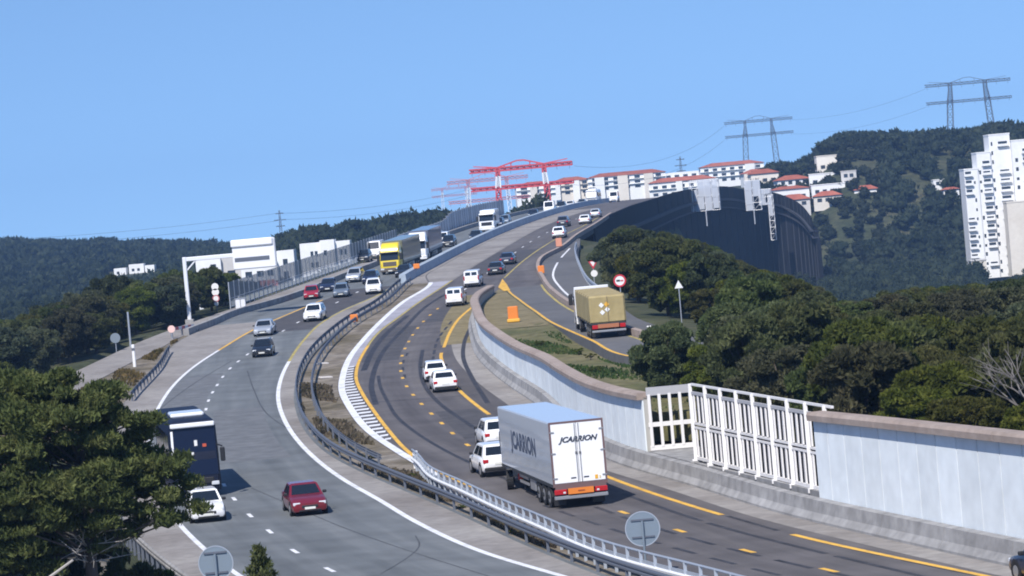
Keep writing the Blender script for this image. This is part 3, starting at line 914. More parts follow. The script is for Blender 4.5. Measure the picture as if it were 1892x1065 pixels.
def paint(name, c, rough=.35, metal=.0):
    return mat('paint_' + name, c, rough, metal, .8)
P_WHITE = paint('white', (.88, .88, .89))
P_SILVER = paint('silver', (.52, .55, .60), .35, .4)
P_GREY = paint('grey', (.20, .24, .29), .35, .3)
P_BLACK = paint('black', (.012, .013, .017))
P_NAVY = paint('navy', (.014, .018, .045))
P_RED = paint('red', (.36, .012, .022))
P_DARKRED = paint('dark_red', (.17, .008, .016))
P_YELLOW = paint('yellow', (.80, .60, .03))
P_KHAKI = noisy('tarpaulin_khaki', [(.33, .26, .12), (.42, .34, .17)], .6, 6, .75, .3, 3, scale2=2, amount2=.1)
P_TRAILER = paint('trailer_grey', (.47, .50, .55), .5)
P_DARKSIDE = paint('trailer_slate', (.10, .11, .15), .6)

def heading(c, y, away):
    a = math.atan(c.slope(y))
    return -a if away else math.pi - a
def slope_x(zf, y, away):
    g = math.atan(zf.slope(y))
    return g if away else -g

def put(kind, name, label, cat, x, y, pnt, c, away, group=None, zf=ZM, dz=0.012, skip=()):
    t = thing(name, label, cat, (x, y, zf(y) + dz), heading(c, y, away), group, slope_x(zf, y, away))
    last = {}
    for pn, me, pk, par in car_meshes(kind):
        if pn in skip:
            continue
        o = bpy.data.objects.new(pn, me)
        COL.objects.link(o)
        if pk == 'paint':
            if not me.materials:
                me.materials.append(pnt)
            o.material_slots[0].link = 'OBJECT'
            o.material_slots[0].material = pnt
        o.parent = last[par] if par else t
        last[pn] = o
    return t

LC = Spline([(y, (L_LEFT(y) + L_RIGHT(y)) / 2) for y in range(100, 332, 7)] + [(345, -18.2), (387, -13.3), (461, -5.2), (529, 2.2), (588, 8.6), (680, 19), (760, 28.5)])
RC = R_DOTS
GL_ = 'cars coming towards the camera on the left carriageway'
GR_ = 'cars driving away on the right carriageway'
put('sedan', 'car', 'dark red saloon driving alone on the grey left carriageway', 'car', -11.05, 145.6, P_DARKRED, LC, False, GL_)
put('hatch', 'car', 'white car half hidden behind the big pine beside the dark coach', 'car', -16.0, 146.2, P_WHITE, LC, False, GL_)
put('hatch', 'car', 'black hatchback nearest the bend on the left carriageway', 'car', -22.2, 261, P_BLACK, LC, False, GL_)
put('sedan', 'car', 'silver-white car just behind the black hatchback on the bend', 'car', -24.1, 287, P_SILVER, LC, False, GL_)
put('suv', 'car', 'white car in the middle of the left carriageway by the faded yellow line', 'car', -20.1, 301, P_WHITE, LC, False, GL_)
put('hatch', 'car', 'grey-blue car behind the red one in the queue', 'car', -19.1, 334, P_GREY, LC, False, GL_)
put('hatch', 'car', 'bright red small car with shining headlight at the head of the queue', 'car', -22.5, 335, P_RED, LC, False, GL_)
put('sedan', 'car', 'dark car right behind the bright red small car', 'car', -21.2, 346, P_NAVY, LC, False, GL_)
put('suv', 'car', 'silver people carrier below the yellow lorry', 'car', -18.7, 359, P_SILVER, LC, False, GL_)
put('hatch', 'car', 'dark blue car between the silver people carrier and the white car below the lorry', 'car', -16.6, 354, P_NAVY, LC, False, GL_)
put('suv', 'car', 'white car with dark grille near the concrete barrier below the yellow lorry', 'car', -15.5, 335, P_WHITE, LC, False, GL_)
put('sedan', 'car', 'black car beside the front wheel of the yellow lorry', 'car', -12.8, 361, P_BLACK, LC, False, GL_)
put('suv', 'car', 'dark pick-up-like car on the slip road left of the yellow lorry', 'car', -19.6, 403, P_BLACK, SLIP_R, False, GL_)
put('van', 'van', 'white and blue van on the slip road behind the dark pick-up', 'van', -18.3, 411, P_WHITE, SLIP_R, False)
put('kombi', 'van', 'white van right behind the white articulated lorry', 'van', -9.4, 434, P_WHITE, LC, False)
put('suv', 'car', 'dark car with bright headlights beside the white van behind the lorry', 'car', -8.4, 426, P_BLACK, LC, False, GL_)
put('sedan', 'car', 'dark low car next to the barrier half way up the hill', 'car', -4.6, 440, P_BLACK, LC, False, GL_)
put('suv', 'car', 'dark blue car following the small white box lorry', 'car', -1.3, 486, P_NAVY, LC, False, GL_)
put('van', 'van', 'white van near the top of the hill below the red pylon leg', 'van', 8.3, 556, P_WHITE, LC, False)
put('suv', 'car', 'dark car behind the white van near the hill top', 'car', 11.2, 592, P_BLACK, LC, False, GL_)
put('hatch', 'car', 'small white car behind the dark car near the hill top', 'car', 13.4, 612, P_WHITE, LC, False, GL_)
put('van', 'van', 'white van at the crest of the left carriageway', 'van', 24.6, 668, P_WHITE, LC, False)
put('hatch', 'car', 'silver hatchback between the two lorries on the left carriageway', 'car', -15.2, 392, P_SILVER, LC, False, GL_)
put('sedan', 'car', 'white saloon farther up behind the white lorry near the fence', 'car', -10.6, 452, P_WHITE, LC, False, GL_)
put('suv', 'car', 'grey off-roader beside the small white box lorry', 'car', -.2, 500, P_GREY, LC, False, GL_)
put('sedan', 'car', 'black saloon just below the white van near the hill top', 'car', 5.0, 535, P_BLACK, LC, False, GL_)
put('hatch', 'car', 'grey hatchback close behind the far white coach', 'car', 16.4, 634, P_GREY, LC, False, GL_)
# right carriageway
put('kombi', 'van', 'white panel van above the start of the retaining wall', 'van', -4.2, 332, P_WHITE, RC, True, 'white panel vans')
put('kombi', 'van', 'white panel van to the left of the retaining wall end', 'van', -5.8, 305, P_WHITE, RC, True, 'white panel vans')
put('sedan', 'car', 'black car just above the yellow gore nose', 'car', -1.6, 350, P_BLACK, RC, True, GR_)
put('sedan', 'car', 'black car ahead of the other black car past the gore', 'car', -.2, 368, P_NAVY, RC, True, GR_)
put('suv', 'car', 'white car above the orange marker at the brown low barrier', 'car', 7.4, 423, P_WHITE, RC, True, GR_)
put('suv', 'car', 'dark navy car climbing the hill on the right carriageway', 'car', 8.9, 463, P_NAVY, RC, True, GR_)
put('sedan', 'car', 'white car near the tree tops on the climbing right carriageway', 'car', 12.4, 468, P_WHITE, RC, True, GR_)
put('hatch', 'car', 'silver car farthest up the right carriageway', 'car', 15.0, 496, P_SILVER, RC, True, GR_)
put('hatch', 'car', 'white hatchback just ahead of another white car on the bend', 'car', -6.3, 222, P_WHITE, RC, True, GR_)
put('sedan', 'car', 'white saloon showing red tail lights on the bend', 'car', -5.5, 213, P_WHITE, RC, True, GR_)
put('suv', 'car', 'white car with lit brake light half hidden by the grey lorry', 'car', -1.75, 172, P_WHITE, RC, True, GR_)
put('suv', 'car', 'white off-roader right beside the cab of the grey lorry', 'car', -1.84, 156.6, P_WHITE, RC, True, GR_)
put('hatch', 'car', 'dark blue car cut off by the bottom right corner', 'car', 17.2, 98.9, P_NAVY, RC, True, GR_)

# ------------------------------------------------------------------ lettering
def lettering(body, size, m, name, parent, mtx, shear=0.0, depth=.004, width=None, bold=.0):
    cu = bpy.data.curves.new('lettering', 'FONT')
    cu.body = body
    cu.size = size
    cu.extrude = depth
    cu.shear = shear
    cu.offset = bold
    cu.align_x = 'CENTER'
    cu.align_y = 'CENTER'
    cu.resolution_u = 3
    tmp = bpy.data.objects.new('lettering', cu)
    COL.objects.link(tmp)
    dg = bpy.context.evaluated_depsgraph_get()
    me = bpy.data.meshes.new_from_object(tmp.evaluated_get(dg))
    bpy.data.objects.remove(tmp)
    me.materials.clear()
    me.materials.append(m)
    if width:
        xs = [v.co.x for v in me.vertices]
        me.transform(Matrix.Diagonal((width / (max(xs) - min(xs)), 1, 1, 1)))
    me.transform(mtx)
    return link(name, me, parent)

# ------------------------------------------------------------------ lorries
def axle_wheels(t, y, hw=1.25, r=.5, w=.32, twin=False):
    for s in (-1, 1):
        o = MB().disc((s * (hw - w / 2), y, r), (1, 0, 0), r, w, 20).build('wheel', TYRE, t)
        MB().disc((s * (hw - .01), y, r), (1, 0, 0), r * .56, .03, 16).build('rim', RIM, o)
        MB().disc((s * (hw + .012), y, r), (1, 0, 0), r * .2, .06, 10).build('hub', CHASSIS, o)

def tractor(t, pnt, y0, roof=3.75, deflector=True, low=None):
    """cab whose front is at y0 (local +Y is forward)"""
    hw = 1.24
    f = y0
    # cab shell
    rings = []
    for z, fy, w in ((.42, f - .10, hw), (.75, f - .01, hw), (1.35, f, hw), (1.70, f - .03, hw), (2.55, f - .26, hw - .02), (2.75, f - .34, hw - .04), (2.95, f - .50, hw - .07)):
        c = .14
        rings.append([(-w + c, fy, z), (w - c, fy, z), (w, fy - c * 1.3, z), (w, f - 2.15, z), (-w, f - 2.15, z), (-w, fy - c * 1.3, z)])
    MB().loft(rings).build('cab', pnt, t, True)
    if deflector:
        d = []
        for z, fy, w in ((2.93, f - .46, hw - .06), (3.25, f - .60, hw - .08), (roof - .15, f - 1.0, hw - .12), (roof, f - 1.35, hw - .2)):
            d.append([(-w + .12, fy, z), (w - .12, fy, z), (w, fy - .2, z), (w, f - 2.15, z), (-w, f - 2.15, z), (-w, fy - .2, z)])
        MB().loft(d).build('roof_deflector', pnt, t, True)
    ws = MB()
    panel(ws, (hw - .12, f - .02, 1.78), (-hw + .12, f - .02, 1.78), (-hw + .16, f - .27, 2.62), (hw - .16, f - .27, 2.62), 0, 1, 0, 1, .02, .03)
    ws.build('windscreen', GLASS, t)
    MB().rbox(-hw + .08, hw - .08, f - .30, f + .12, 2.62, 2.78, .04).build('sun_visor', BLACKP, t)
    MB().rbox(-.85, .85, f - .1, f + .03, 1.02, 1.58, .04).build('grille', BLACKP if low is None else low, t)
    MB().rbox(-hw, hw, f - .2, f + .05, .36, .84, .06).build('bumper', pnt if low is None else low, t)
    for s in (-1, 1):
        MB().rbox(*sorted((s * .72, s * 1.18)), f - .1, f + .075, .60, .80, .03).build('headlight', HEADL, t)
        m = MB().rbox(*sorted((s * (hw + .02), s * (hw + .34))), f - .32, f - .16, 1.75, 2.55, .04).build('mirror', BLACKP, t)
        MB().bar((s * (hw - .05), f - .24, 2.6), (s * (hw + .2), f - .24, 2.55), .05, .05).build('mirror_arm', BLACKP, m)
        sw = MB()
        x = s * (hw + .002)
        q = [(x, f - .35, 1.75), (x, f - 1.35, 1.75), (x, f - 1.35, 2.45), (x, f - .55, 2.45)]
        if s < 0: q = q[::-1]
        sw.loft([[(p[0] - s * .02, p[1], p[2]) for p in q], [(p[0] + s * .008, p[1], p[2]) for p in q]])
        sw.build('side_window', GLASS, t)
    MB().box(-.26, .26, f + .05, f + .065, .42, .54).build('licence_plate', PLATE, t)
    MB().box(-.45, .45, f - 5.8, f - .4, .55, .95).build('chassis_frame', CHASSIS, t)
    for s in (-1, 1):
        MB().rbox(*sorted((s * .62, s * 1.18)), f - 3.6, f - 2.35, .45, 1.0, .08).build('fuel_tank', RIM, t)
        MB().rbox(*sorted((s * .60, s * 1.23)), f - 5.9, f - 4.4, 1.02, 1.10, .03).build('mudguard', BLACKP, t)
    axle_wheels(t, f - 1.42)
    axle_wheels(t, f - 5.1)

def trailer(t, side_mat, roof_mat, rear_y, front_y, z0=1.12, z1=4.0, axles=3, hw=1.275):
    MB().rbox(-hw, hw, rear_y + .06, front_y, z0, z1 - .02, .03).build('trailer_box', side_mat, t)
    MB().box(-hw + .03, hw - .03, rear_y + .08, front_y - .03, z1 - .021, z1 + .01).build('trailer_roof', roof_mat, t)
    MB().box(-hw - .015, hw + .015, rear_y + .1, front_y - .02, z0 - .12, z0 + .03).build('side_rail', CHASSIS, t)
    MB().box(-.5, .5, rear_y + .3, front_y - .6, .78, z0 - .12).build('chassis_beam', CHASSIS, t)
    for k in range(axles):
        y = rear_y + 1.35 + k * 1.32
        axle_wheels(t, y, r=.5, w=.38)
        for s in (-1, 1):
            m = MB()
            pts = []
            for a in range(0, 181, 30):
                pts.append((math.cos(R(a)) * .58, math.sin(R(a)) * .58))
            m.loft([[(x, y + p[0], .52 + p[1]) for p in pts] + [(x, y + p[0] * .93, .52 + p[1] * .93) for p in reversed(pts)] for x in sorted((s * .85, s * 1.24))])
            m.build('mudguard', BLACKP, t)
    for s in (-1, 1):
        MB().rbox(*sorted((s * .55, s * 1.2)), rear_y + 5.0, rear_y + 6.4, .42, .98, .04).build('pallet_box', RIM if s < 0 else CHASSIS, t)
        MB().box(*sorted((s * 1.15, s * 1.2)), rear_y + 6.8, rear_y + 9.2, .55, .68).build('side_guard', RIM, t)
        MB().box(*sorted((s * 1.15, s * 1.2)), rear_y + 6.8, rear_y + 9.2, .82, .95).build('side_guard', RIM, t)
        MB().box(*sorted((s * .75, s * .9)), rear_y + 9.6, rear_y + 9.75, .12, z0 - .1).build('landing_leg', CHASSIS, t)

def rear_end(t, y, frame_mat, door_mat, z0=1.12, z1=4.0, hw=1.275):
    MB().box(-hw - .005, -hw + .075, y, y + .075, z0 - .1, z1 + .015).build('door_frame', frame_mat, t)
    MB().box(hw - .075, hw + .005, y, y + .075, z0 - .1, z1 + .015).build('door_frame', frame_mat, t)
    MB().box(-hw + .075, hw - .075, y, y + .075, z1 - .07, z1 + .015).build('door_frame', frame_mat, t)
    MB().box(-hw + .075, hw - .075, y, y + .075, z0 - .22, z0 + .05).build('door_sill', frame_mat, t)
    for s in (-1, 1):
        d = MB().rbox(*sorted((s * .012, s * (hw - .08))), y + .012, y + .06, z0 + .06, z1 - .08, .012).build('door', door_mat, t)
        MB().tube((s * .09, y - .012, z0 + .08), (s * .09, y - .012, z1 - .1), .022).build('lock_rod', RIM, d)
        MB().box(*sorted((s * .05, s * .13)), y - .03, y + .0, z0 + 1.35, z0 + 1.47).build('handle', CHASSIS, d)
        for z in (z0 + .3, z0 + 1.45, z1 - .45):
            MB().box(*sorted((s * (hw - .22), s * (hw - .02))), y - .012, y + .012, z - .035, z + .035).build('hinge', RIM, d)
    # bumper and lamps
    MB().rbox(-hw + .02, hw - .02, y - .02, y + .12, .44, .60, .02).build('underrun_bar', RIM, t)
    MB().box(-hw + .1, hw - .1, y + .1, y + .3, .58, z0 - .2).build('tail_panel', CHASSIS, t)
    for s in (-1, 1):
        l = MB().rbox(*sorted((s * .66, s * (hw - .03))), y - .05, y + .1, .66, .90, .03).build('taillight', TAILL, t)
        MB().rbox(*sorted((s * .72, s * .86)), y - .06, y + .0, .70, .80, .02).build('lens', HEADL, l)
        MB().box(*sorted((s * .62, s * 1.2)), y + .55, y + .57, .12, .60).build('mud_flap', BLACKP, t)

def lorry(name, label, x, y, c, away, zf=ZM, rz=None):
    return thing(name, label, 'lorry', (x, y, zf(y) + .012), heading(c, y, away) if rz is None else rz, 'lorries on the motorway', slope_x(zf, y, away))

# grey articulated lorry seen from behind; its origin is the middle of the rear
t = lorry('articulated_lorry', 'grey articulated lorry with white rear doors lettered in dark capitals', 2.36, 136.6, RC, True, rz=math.atan(.178))
trailer(t, P_TRAILER, paint('roof_white', (.62, .68, .76), .45), 0, 13.6)
rear_end(t, 0, mat('door_frame_brown', (.16, .10, .10), .6), paint('door_white', (.92, .92, .92), .5))
_had = set(t.children)
tractor(t, P_WHITE, 16.3, 3.85)
_turn = Matrix.Translation((0, 12.4, 0)) @ Matrix.Rotation(R(-11), 4, 'Z') @ Matrix.Translation((0, -12.4, 0))
for _o in t.children_recursive:
    if _o not in _had and (_o.parent == t or _o.parent not in _had):
        _o.data.transform(_turn)
INK = mat('dark_ink', (.025, .035, .06), .6)
INK2 = mat('blue_grey_ink', (.055, .07, .11), .6)
lettering('JCARRION', .34, INK, 'rear_lettering', t, Matrix.Translation((.04, -.002, 3.16)) @ Matrix.Rotation(math.pi / 2, 4, 'X'), .35, .004, 1.86, .012)
lettering('JCARRION', 1.15, INK2, 'side_lettering', t, Matrix.Translation((-1.279, 7.0, 2.55)) @ Matrix.Rotation(-math.pi / 2, 4, 'Z') @ Matrix.Rotation(math.pi / 2, 4, 'X'), .0, .004, 6.6, .045)
MB().box(-.62, .58, -.075, -.03, .66, .93).build('hazard_plate', ORANGE, t)
MB().box(-.16, .16, -.09, -.076, .77, .83).build('plate_mark', mat('plate_mark', (.35, .08, .02), .6), t)
for x0, x1 in ((-.42, -.18), (.18, .42)):
    MB().box(x0, x1, .0, .014, 1.36, 1.42).build('door_label', INK, t)
MB().box(.70, .84, .0, .014, 1.25, 1.44).build('door_label', ORANGEY, t)
MB().box(.90, .98, .0, .014, 1.27, 1.40).build('door_label', mat('label_cream', (.7, .6, .4), .6), t)
MB().rbox(-1.1, -.9, 10.0, 10.25, .55, .95, .05).build('extinguisher', mat('extinguisher_red', (.55, .03, .02), .4), t)

# lorry with khaki tarpaulin on the ramp
t = lorry('container_lorry', 'lorry with a khaki tarpaulin-covered load on the ramp', 6.55, 208.8, RAMP_R, True, ZR, rz=.055)
MB().rbox(-1.27, 1.27, .05, 12.2, 1.06, 3.02, .12).build('tarpaulin_load', P_KHAKI, t)
for k in range(7):
    MB().rbox(-1.285, 1.285, .6 + k * 1.85, .68 + k * 1.85, 1.04, 3.04, .03).build('strap', mat('strap', (.24, .19, .10), .8), t)
MB().rbox(-.03, .05, .02, .06, 1.15, 2.95, .01).build('flap_seam', mat('strap', (.24, .19, .10), .8), t)
for dx, dz, m in ((-.42, 2.35, SIGN_WHITE), (-.05, 2.38, ORANGEY), (-.02, 2.02, SIGN_WHITE), (-.38, 1.84, SIGN_WHITE)):
    q = MB()
    s = .19
    q.loft([[(dx - s, yy, dz), (dx, yy, dz - s), (dx + s, yy, dz), (dx, yy, dz + s)] for yy in (.02, .048)])
    q.build('hazard_label', m, t)
MB().box(-1.25, 1.25, .0, 12.3, .98, 1.10).build('flatbed', CHASSIS, t)
MB().box(-.5, .5, .3, 11.5, .78, .97).build('chassis_beam', CHASSIS, t)
for k in range(3):
    axle_wheels(t, 1.3 + k * 1.32, r=.48, w=.36)
MB().rbox(-.78, .72, -.03, .03, .74, 1.02, .01).build('hazard_plate', mat('plate_brown', (.40, .15, .07), .6), t)
for s in (-1, 1):
    MB().rbox(*sorted((s * .78, s * 1.18)), -.04, .1, .70, .98, .03).build('taillight', TAILL, t)
    MB().box(*sorted((s * .6, s * 1.2)), .5, .52, .12, .6).build('mud_flap', BLACKP, t)
MB().rbox(-1.2, 1.2, -.02, .1, .46, .60, .02).build('underrun_bar', RIM, t)
MB().rbox(-1.32, 1.25, 12.3, 12.42, .9, 3.2, .03).build('headboard', GALV_WHITE, t)
tractor(t, P_WHITE, 15.2, 3.3, False)

# yellow lorry and white lorry coming towards the camera (origin at the front, at ground level)
def oncoming(label, x, y, pnt, box_mat, low, length=13.4, rz=None):
    t = lorry('articulated_lorry', label, x, y, LC, False, rz=rz)
    tractor(t, pnt, 0, 3.85, True, low)
    trailer(t, box_mat, box_mat, -2.6 - length, -2.75)
    return t
t = oncoming('yellow lorry with a tall cab coming down the left carriageway', -14.75, 367, P_YELLOW, paint('olive_trailer', (.16, .16, .10), .6), mat('bumper_brown', (.11, .09, .07), .6))
t = oncoming('white lorry with a dark slate trailer behind the yellow lorry', -11.95, 389.5, P_WHITE, P_DARKSIDE, P_WHITE)
MB().rbox(-.3, .3, .03, .06, 1.28, 1.44, .02).build('badge', CHASSIS, t)
# small white box lorry further up
t = lorry('box_lorry', 'small white box lorry climbing behind the barrier half way up the hill', -3.1, 468, LC, False)
tractor(t, P_WHITE, 0, 3.2, False)
MB().rbox(-1.2, 1.2, -8.0, -2.3, 1.0, 3.4, .05).build('load_box', P_WHITE, t)
# far white coach
def coach(label, x, y, c, pnt, face, roof_mat, length=11.5, H=3.6, lower=None):
    t = thing('coach', label, 'coach', (x, y, ZM(y) + .012), heading(c, y, False), 'coaches', slope_x(ZM, y, False))
    hw = 1.27
    rings = []
    for z, fy, w in ((.32, -.12, hw - .03), (.6, -.02, hw), (1.2, 0, hw), (2.2, -.10, hw), (H - .35, -.32, hw - .03), (H - .08, -.50, hw - .12), (H, -.75, hw - .3)):
        c_ = .16
        rings.append([(-w + c_, fy, z), (w - c_, fy, z), (w, fy - c_ * 1.4, z), (w, -length, z), (-w, -length, z), (-w, fy - c_ * 1.4, z)])
    MB().loft(rings).build('body', pnt, t, True)
    ws = MB()
    panel(ws, (hw - .10, .0, 1.18), (-hw + .10, .0, 1.18), (-hw + .14, -.31, H - .38), (hw - .14, -.31, H - .38), 0, 1, 0, 1, .02, .03)
    ws.build('windscreen', GLASS if face is None else face, t)
    MB().rbox(-hw + .1, hw - .1, -.62, -.12, H - .36, H - .12, .05).build('brow', roof_mat, t)
    for s in (-1, 1):
        m = MB().rbox(*sorted((s * (hw + .05), s * (hw + .30))), .1, .28, 1.85, 2.6, .05).build('mirror', BLACKP, t)
        MB().bar((s * (hw - .1), -.2, 2.75), (s * (hw + .18), .18, 2.65), .06, .06).build('mirror_arm', BLACKP, m)
        MB().rbox(*sorted((s * .75, s * 1.16)), -.1, .05, .62, .82, .03).build('headlight', HEADL, t)
        for k in range(5):
            y0 = -1.3 - k * 2.0
            MB().box(*sorted((s * (hw - .03), s * (hw + .006))), y0 - 1.85, y0, 1.55, H - .75).build('side_window', GLASS, t)
    MB().rbox(-.9, .9, -.05, .03, .72, 1.05, .03).build('grille', BLACKP, t)
    MB().box(-.26, .26, .0, .02, .42, .54).build('licence_plate', PLATE, t)
    MB().rbox(-.9, .9, -5.5, -3.2, H - .02, H + .22, .08).build('roof_unit', roof_mat, t)
    axle_wheels(t, -2.4); axle_wheels(t, -8.4)
    return t
t = coach('dark blue coach with white roof edge half hidden behind the big pine', -17.45, 157.0, LC, mat('coach_navy', (.008, .012, .03), .55, spec=.3), mat('coach_glass', (.008, .013, .035), .25, spec=.25), P_WHITE, 11.8, 4.1)
for x, z, w, h, m in ((-.1, 2.9, .16, .30, SIGN_WHITE), (.1, 2.35, .12, .16, SIGN_WHITE), (-.55, 2.75, .2, .16, mat('reflection_red', (.55, .10, .05), .5)), (.2, 2.1, .1, .1, SIGN_WHITE)):  # small white and red plates painting reflections onto the windscreen
    yy = -.11 * (z - 1.18)
    MB().box(x - w / 2, x + w / 2, yy, yy + .05, z - h / 2, z + h / 2).build('painted_reflection', m, t)
MB().bar((1.16, .0, 1.2), (1.12, -.29, 3.6), .12, .05).build('screen_pillar', P_WHITE, t)
coach('white coach at the hill top in front of the pink-roofed flats', 19.4, 664, LC, P_WHITE, None, P_WHITE, 11, 3.2)

# ------------------------------------------------------------------ trees
rng = np.random.default_rng(11)
def ico(sub):
    b = bmesh.new()
    bmesh.ops.create_icosphere(b, subdivisions=sub, radius=1)
    b.verts.ensure_lookup_table()
    v = np.array([q.co[:] for q in b.verts])
    f = np.array([[l.index for l in p.verts] for p in b.faces])
    b.free()
    return v, f
ICO1 = ico(1)
ICO2 = ico(2)

def np_mesh(name, verts, quads, tris, m):
    me = bpy.data.meshes.new(name)
    nq, nt = len(quads), len(tris)
    me.vertices.add(len(verts))
    me.vertices.foreach_set('co', np.asarray(verts, np.float32).ravel())
    loops = np.concatenate([np.asarray(quads, np.int32).ravel(), np.asarray(tris, np.int32).ravel()]) if nt else np.asarray(quads, np.int32).ravel()
    me.loops.add(len(loops))
    me.loops.foreach_set('vertex_index', loops)
    me.polygons.add(nq + nt)
    starts = np.concatenate([np.arange(nq) * 4, nq * 4 + np.arange(nt) * 3]).astype(np.int32)
    me.polygons.foreach_set('loop_start', starts)
    me.update(calc_edges=True)
    me.materials.append(m)
    return me

def cards(blobs, n, size, aspect=.42, low=-.35, rs=rng, shell=(.78, 1.06)):
    """blobs: (k,6) centre + radii; returns verts (n*4,3)"""
    w = (blobs[:, 3] * blobs[:, 5])
    idx = rs.choice(len(blobs), n, p=w / w.sum())
    d = rs.normal(size=(n, 3))
    d /= np.linalg.norm(d, axis=1)[:, None]
    flipm = (d[:, 2] < low)
    d[flipm, 2] *= -1
    pos = blobs[idx, :3] + d * blobs[idx, 3:6] * rs.uniform(shell[0], shell[1], (n, 1))
    a = d * .55 + np.array([0, 0, .55]) + rs.normal(scale=.55, size=(n, 3))      # tufts point outwards and up
    a /= np.linalg.norm(a, axis=1)[:, None]
    nrm = np.cross(a, rs.normal(size=(n, 3)))
    nrm /= np.linalg.norm(nrm, axis=1)[:, None]
    b = np.cross(nrm, a)
    s = size * rs.uniform(.6, 1.35, (n, 1))
    a, b = a * s, b * s * aspect
    v = np.stack([pos - a - b * .6, pos - a * .1 - b, pos + a, pos - a * .1 + b], axis=1)
    return v.reshape(-1, 3)

def crown_blobs(rs, Rr, H, z0, n, flat=.62, dome=.9):
    bl = []
    for k in range(n):
        t = (k + .5) / n
        z = z0 + H * (t ** .9)
        env = Rr * (math.sin(math.pi * (0.18 + .72 * (1 - t))) ** dome)
        a = k * 2.399 + rs.uniform(-.4, .4)
        rad = env * rs.uniform(.15, 1.0) ** .6 * .92
        r = Rr * rs.uniform(.17, .36) * (1 - .2 * t)
        bl.append((math.cos(a) * rad, math.sin(a) * rad, z, r, r * rs.uniform(.85, 1.1), r * flat))
    return np.array(bl)

def crown_mesh(name, m, seed, Rr, H, z0, nblob, ncard, size, core=.74, flat=.62, dome=.9, blobs=None):
    rs = np.random.default_rng(seed)
    bl = crown_blobs(rs, Rr, H, z0, nblob, flat, dome) if blobs is None else blobs
    v = cards(bl, ncard, size, rs=rs)
    q = np.arange(len(v)).reshape(-1, 4)
    iv, if_ = ICO1
    vs, ts = [v], []
    o = len(v)
    for b in bl:
        jit = 1 + rs.normal(scale=.12, size=(len(iv), 1))
        vs.append(iv * jit * b[3:6] * core + b[:3])
        ts.append(if_ + o)
        o += len(iv)
    return np_mesh(name, np.concatenate(vs), q, np.concatenate(ts), m), bl

def trunk_mesh(name, bl, h, r, seed, lean=.0):
    rs = np.random.default_rng(seed)
    mb = MB()
    pts = [(0, 0, -1.2), (lean * .2 + rs.uniform(-.1, .1), rs.uniform(-.1, .1), h * .35), (lean * .6 + rs.uniform(-.2, .2), rs.uniform(-.2, .2), h * .65), (lean, 0, h * .92)]
    rr = [r * 1.25, r, r * .7, r * .3]
    for k in range(3):
        mb.tube(pts[k], pts[k + 1], rr[k], rr[k + 1], 7)
    for b in bl[::max(1, len(bl) // 9)]:
        s = rs.uniform(.35, .75)
        base = Vector(pts[1]).lerp(Vector(pts[2]), s)
        mb.tube(base, b[:3] * .9 + np.array([0, 0, b[2] * .1]), r * .35, r * .1, 5)
    return mb.mesh(name, BARK)

PROTO = {}
def proto(key, m, variants, **kw):
    L = []
    for k in range(variants):
        cm, bl = crown_mesh('crown', m, hash_(key) + k, **kw)
        L.append((cm, trunk_mesh('trunk', bl, kw['z0'] + kw['H'] * .8, kw['Rr'] * .065, hash_(key) + k)))
    PROTO[key] = L
def hash_(s): return sum(ord(c) * (i + 3) for i, c in enumerate(s)) % 9973

proto('pine_a', PINE, 4, Rr=3.3, H=5.2, z0=1.0, nblob=52, ncard=17000, size=.19, flat=.72)
proto('pine_b', PINE_OLIVE, 4, Rr=3.1, H=4.6, z0=.8, nblob=48, ncard=17000, size=.18, flat=.72)
proto('pine_c', PINE_DARK, 3, Rr=3.2, H=5.4, z0=.9, nblob=50, ncard=13000, size=.21, flat=.75)
proto('bush', PINE_OLIVE, 3, Rr=1.3, H=1.2, z0=.2, nblob=9, ncard=1500, size=.16)

def tree(key, x, y, label, group, s=1.0, sz=1.0, z=None, name='pine_tree', cat='tree', k=None, dz=0.0):
    L = PROTO[key]
    c, tr = L[random.randrange(len(L)) if k is None else k]
    t = thing(name, label, cat, (x, y, (terrain(x, y) if z is None else z) + dz), random.uniform(0, 6.28), group)
    t.scale = (s, s, s * sz)
    link('trunk', tr, t)
    link('crown', c, t)
    return t

random.seed(21)
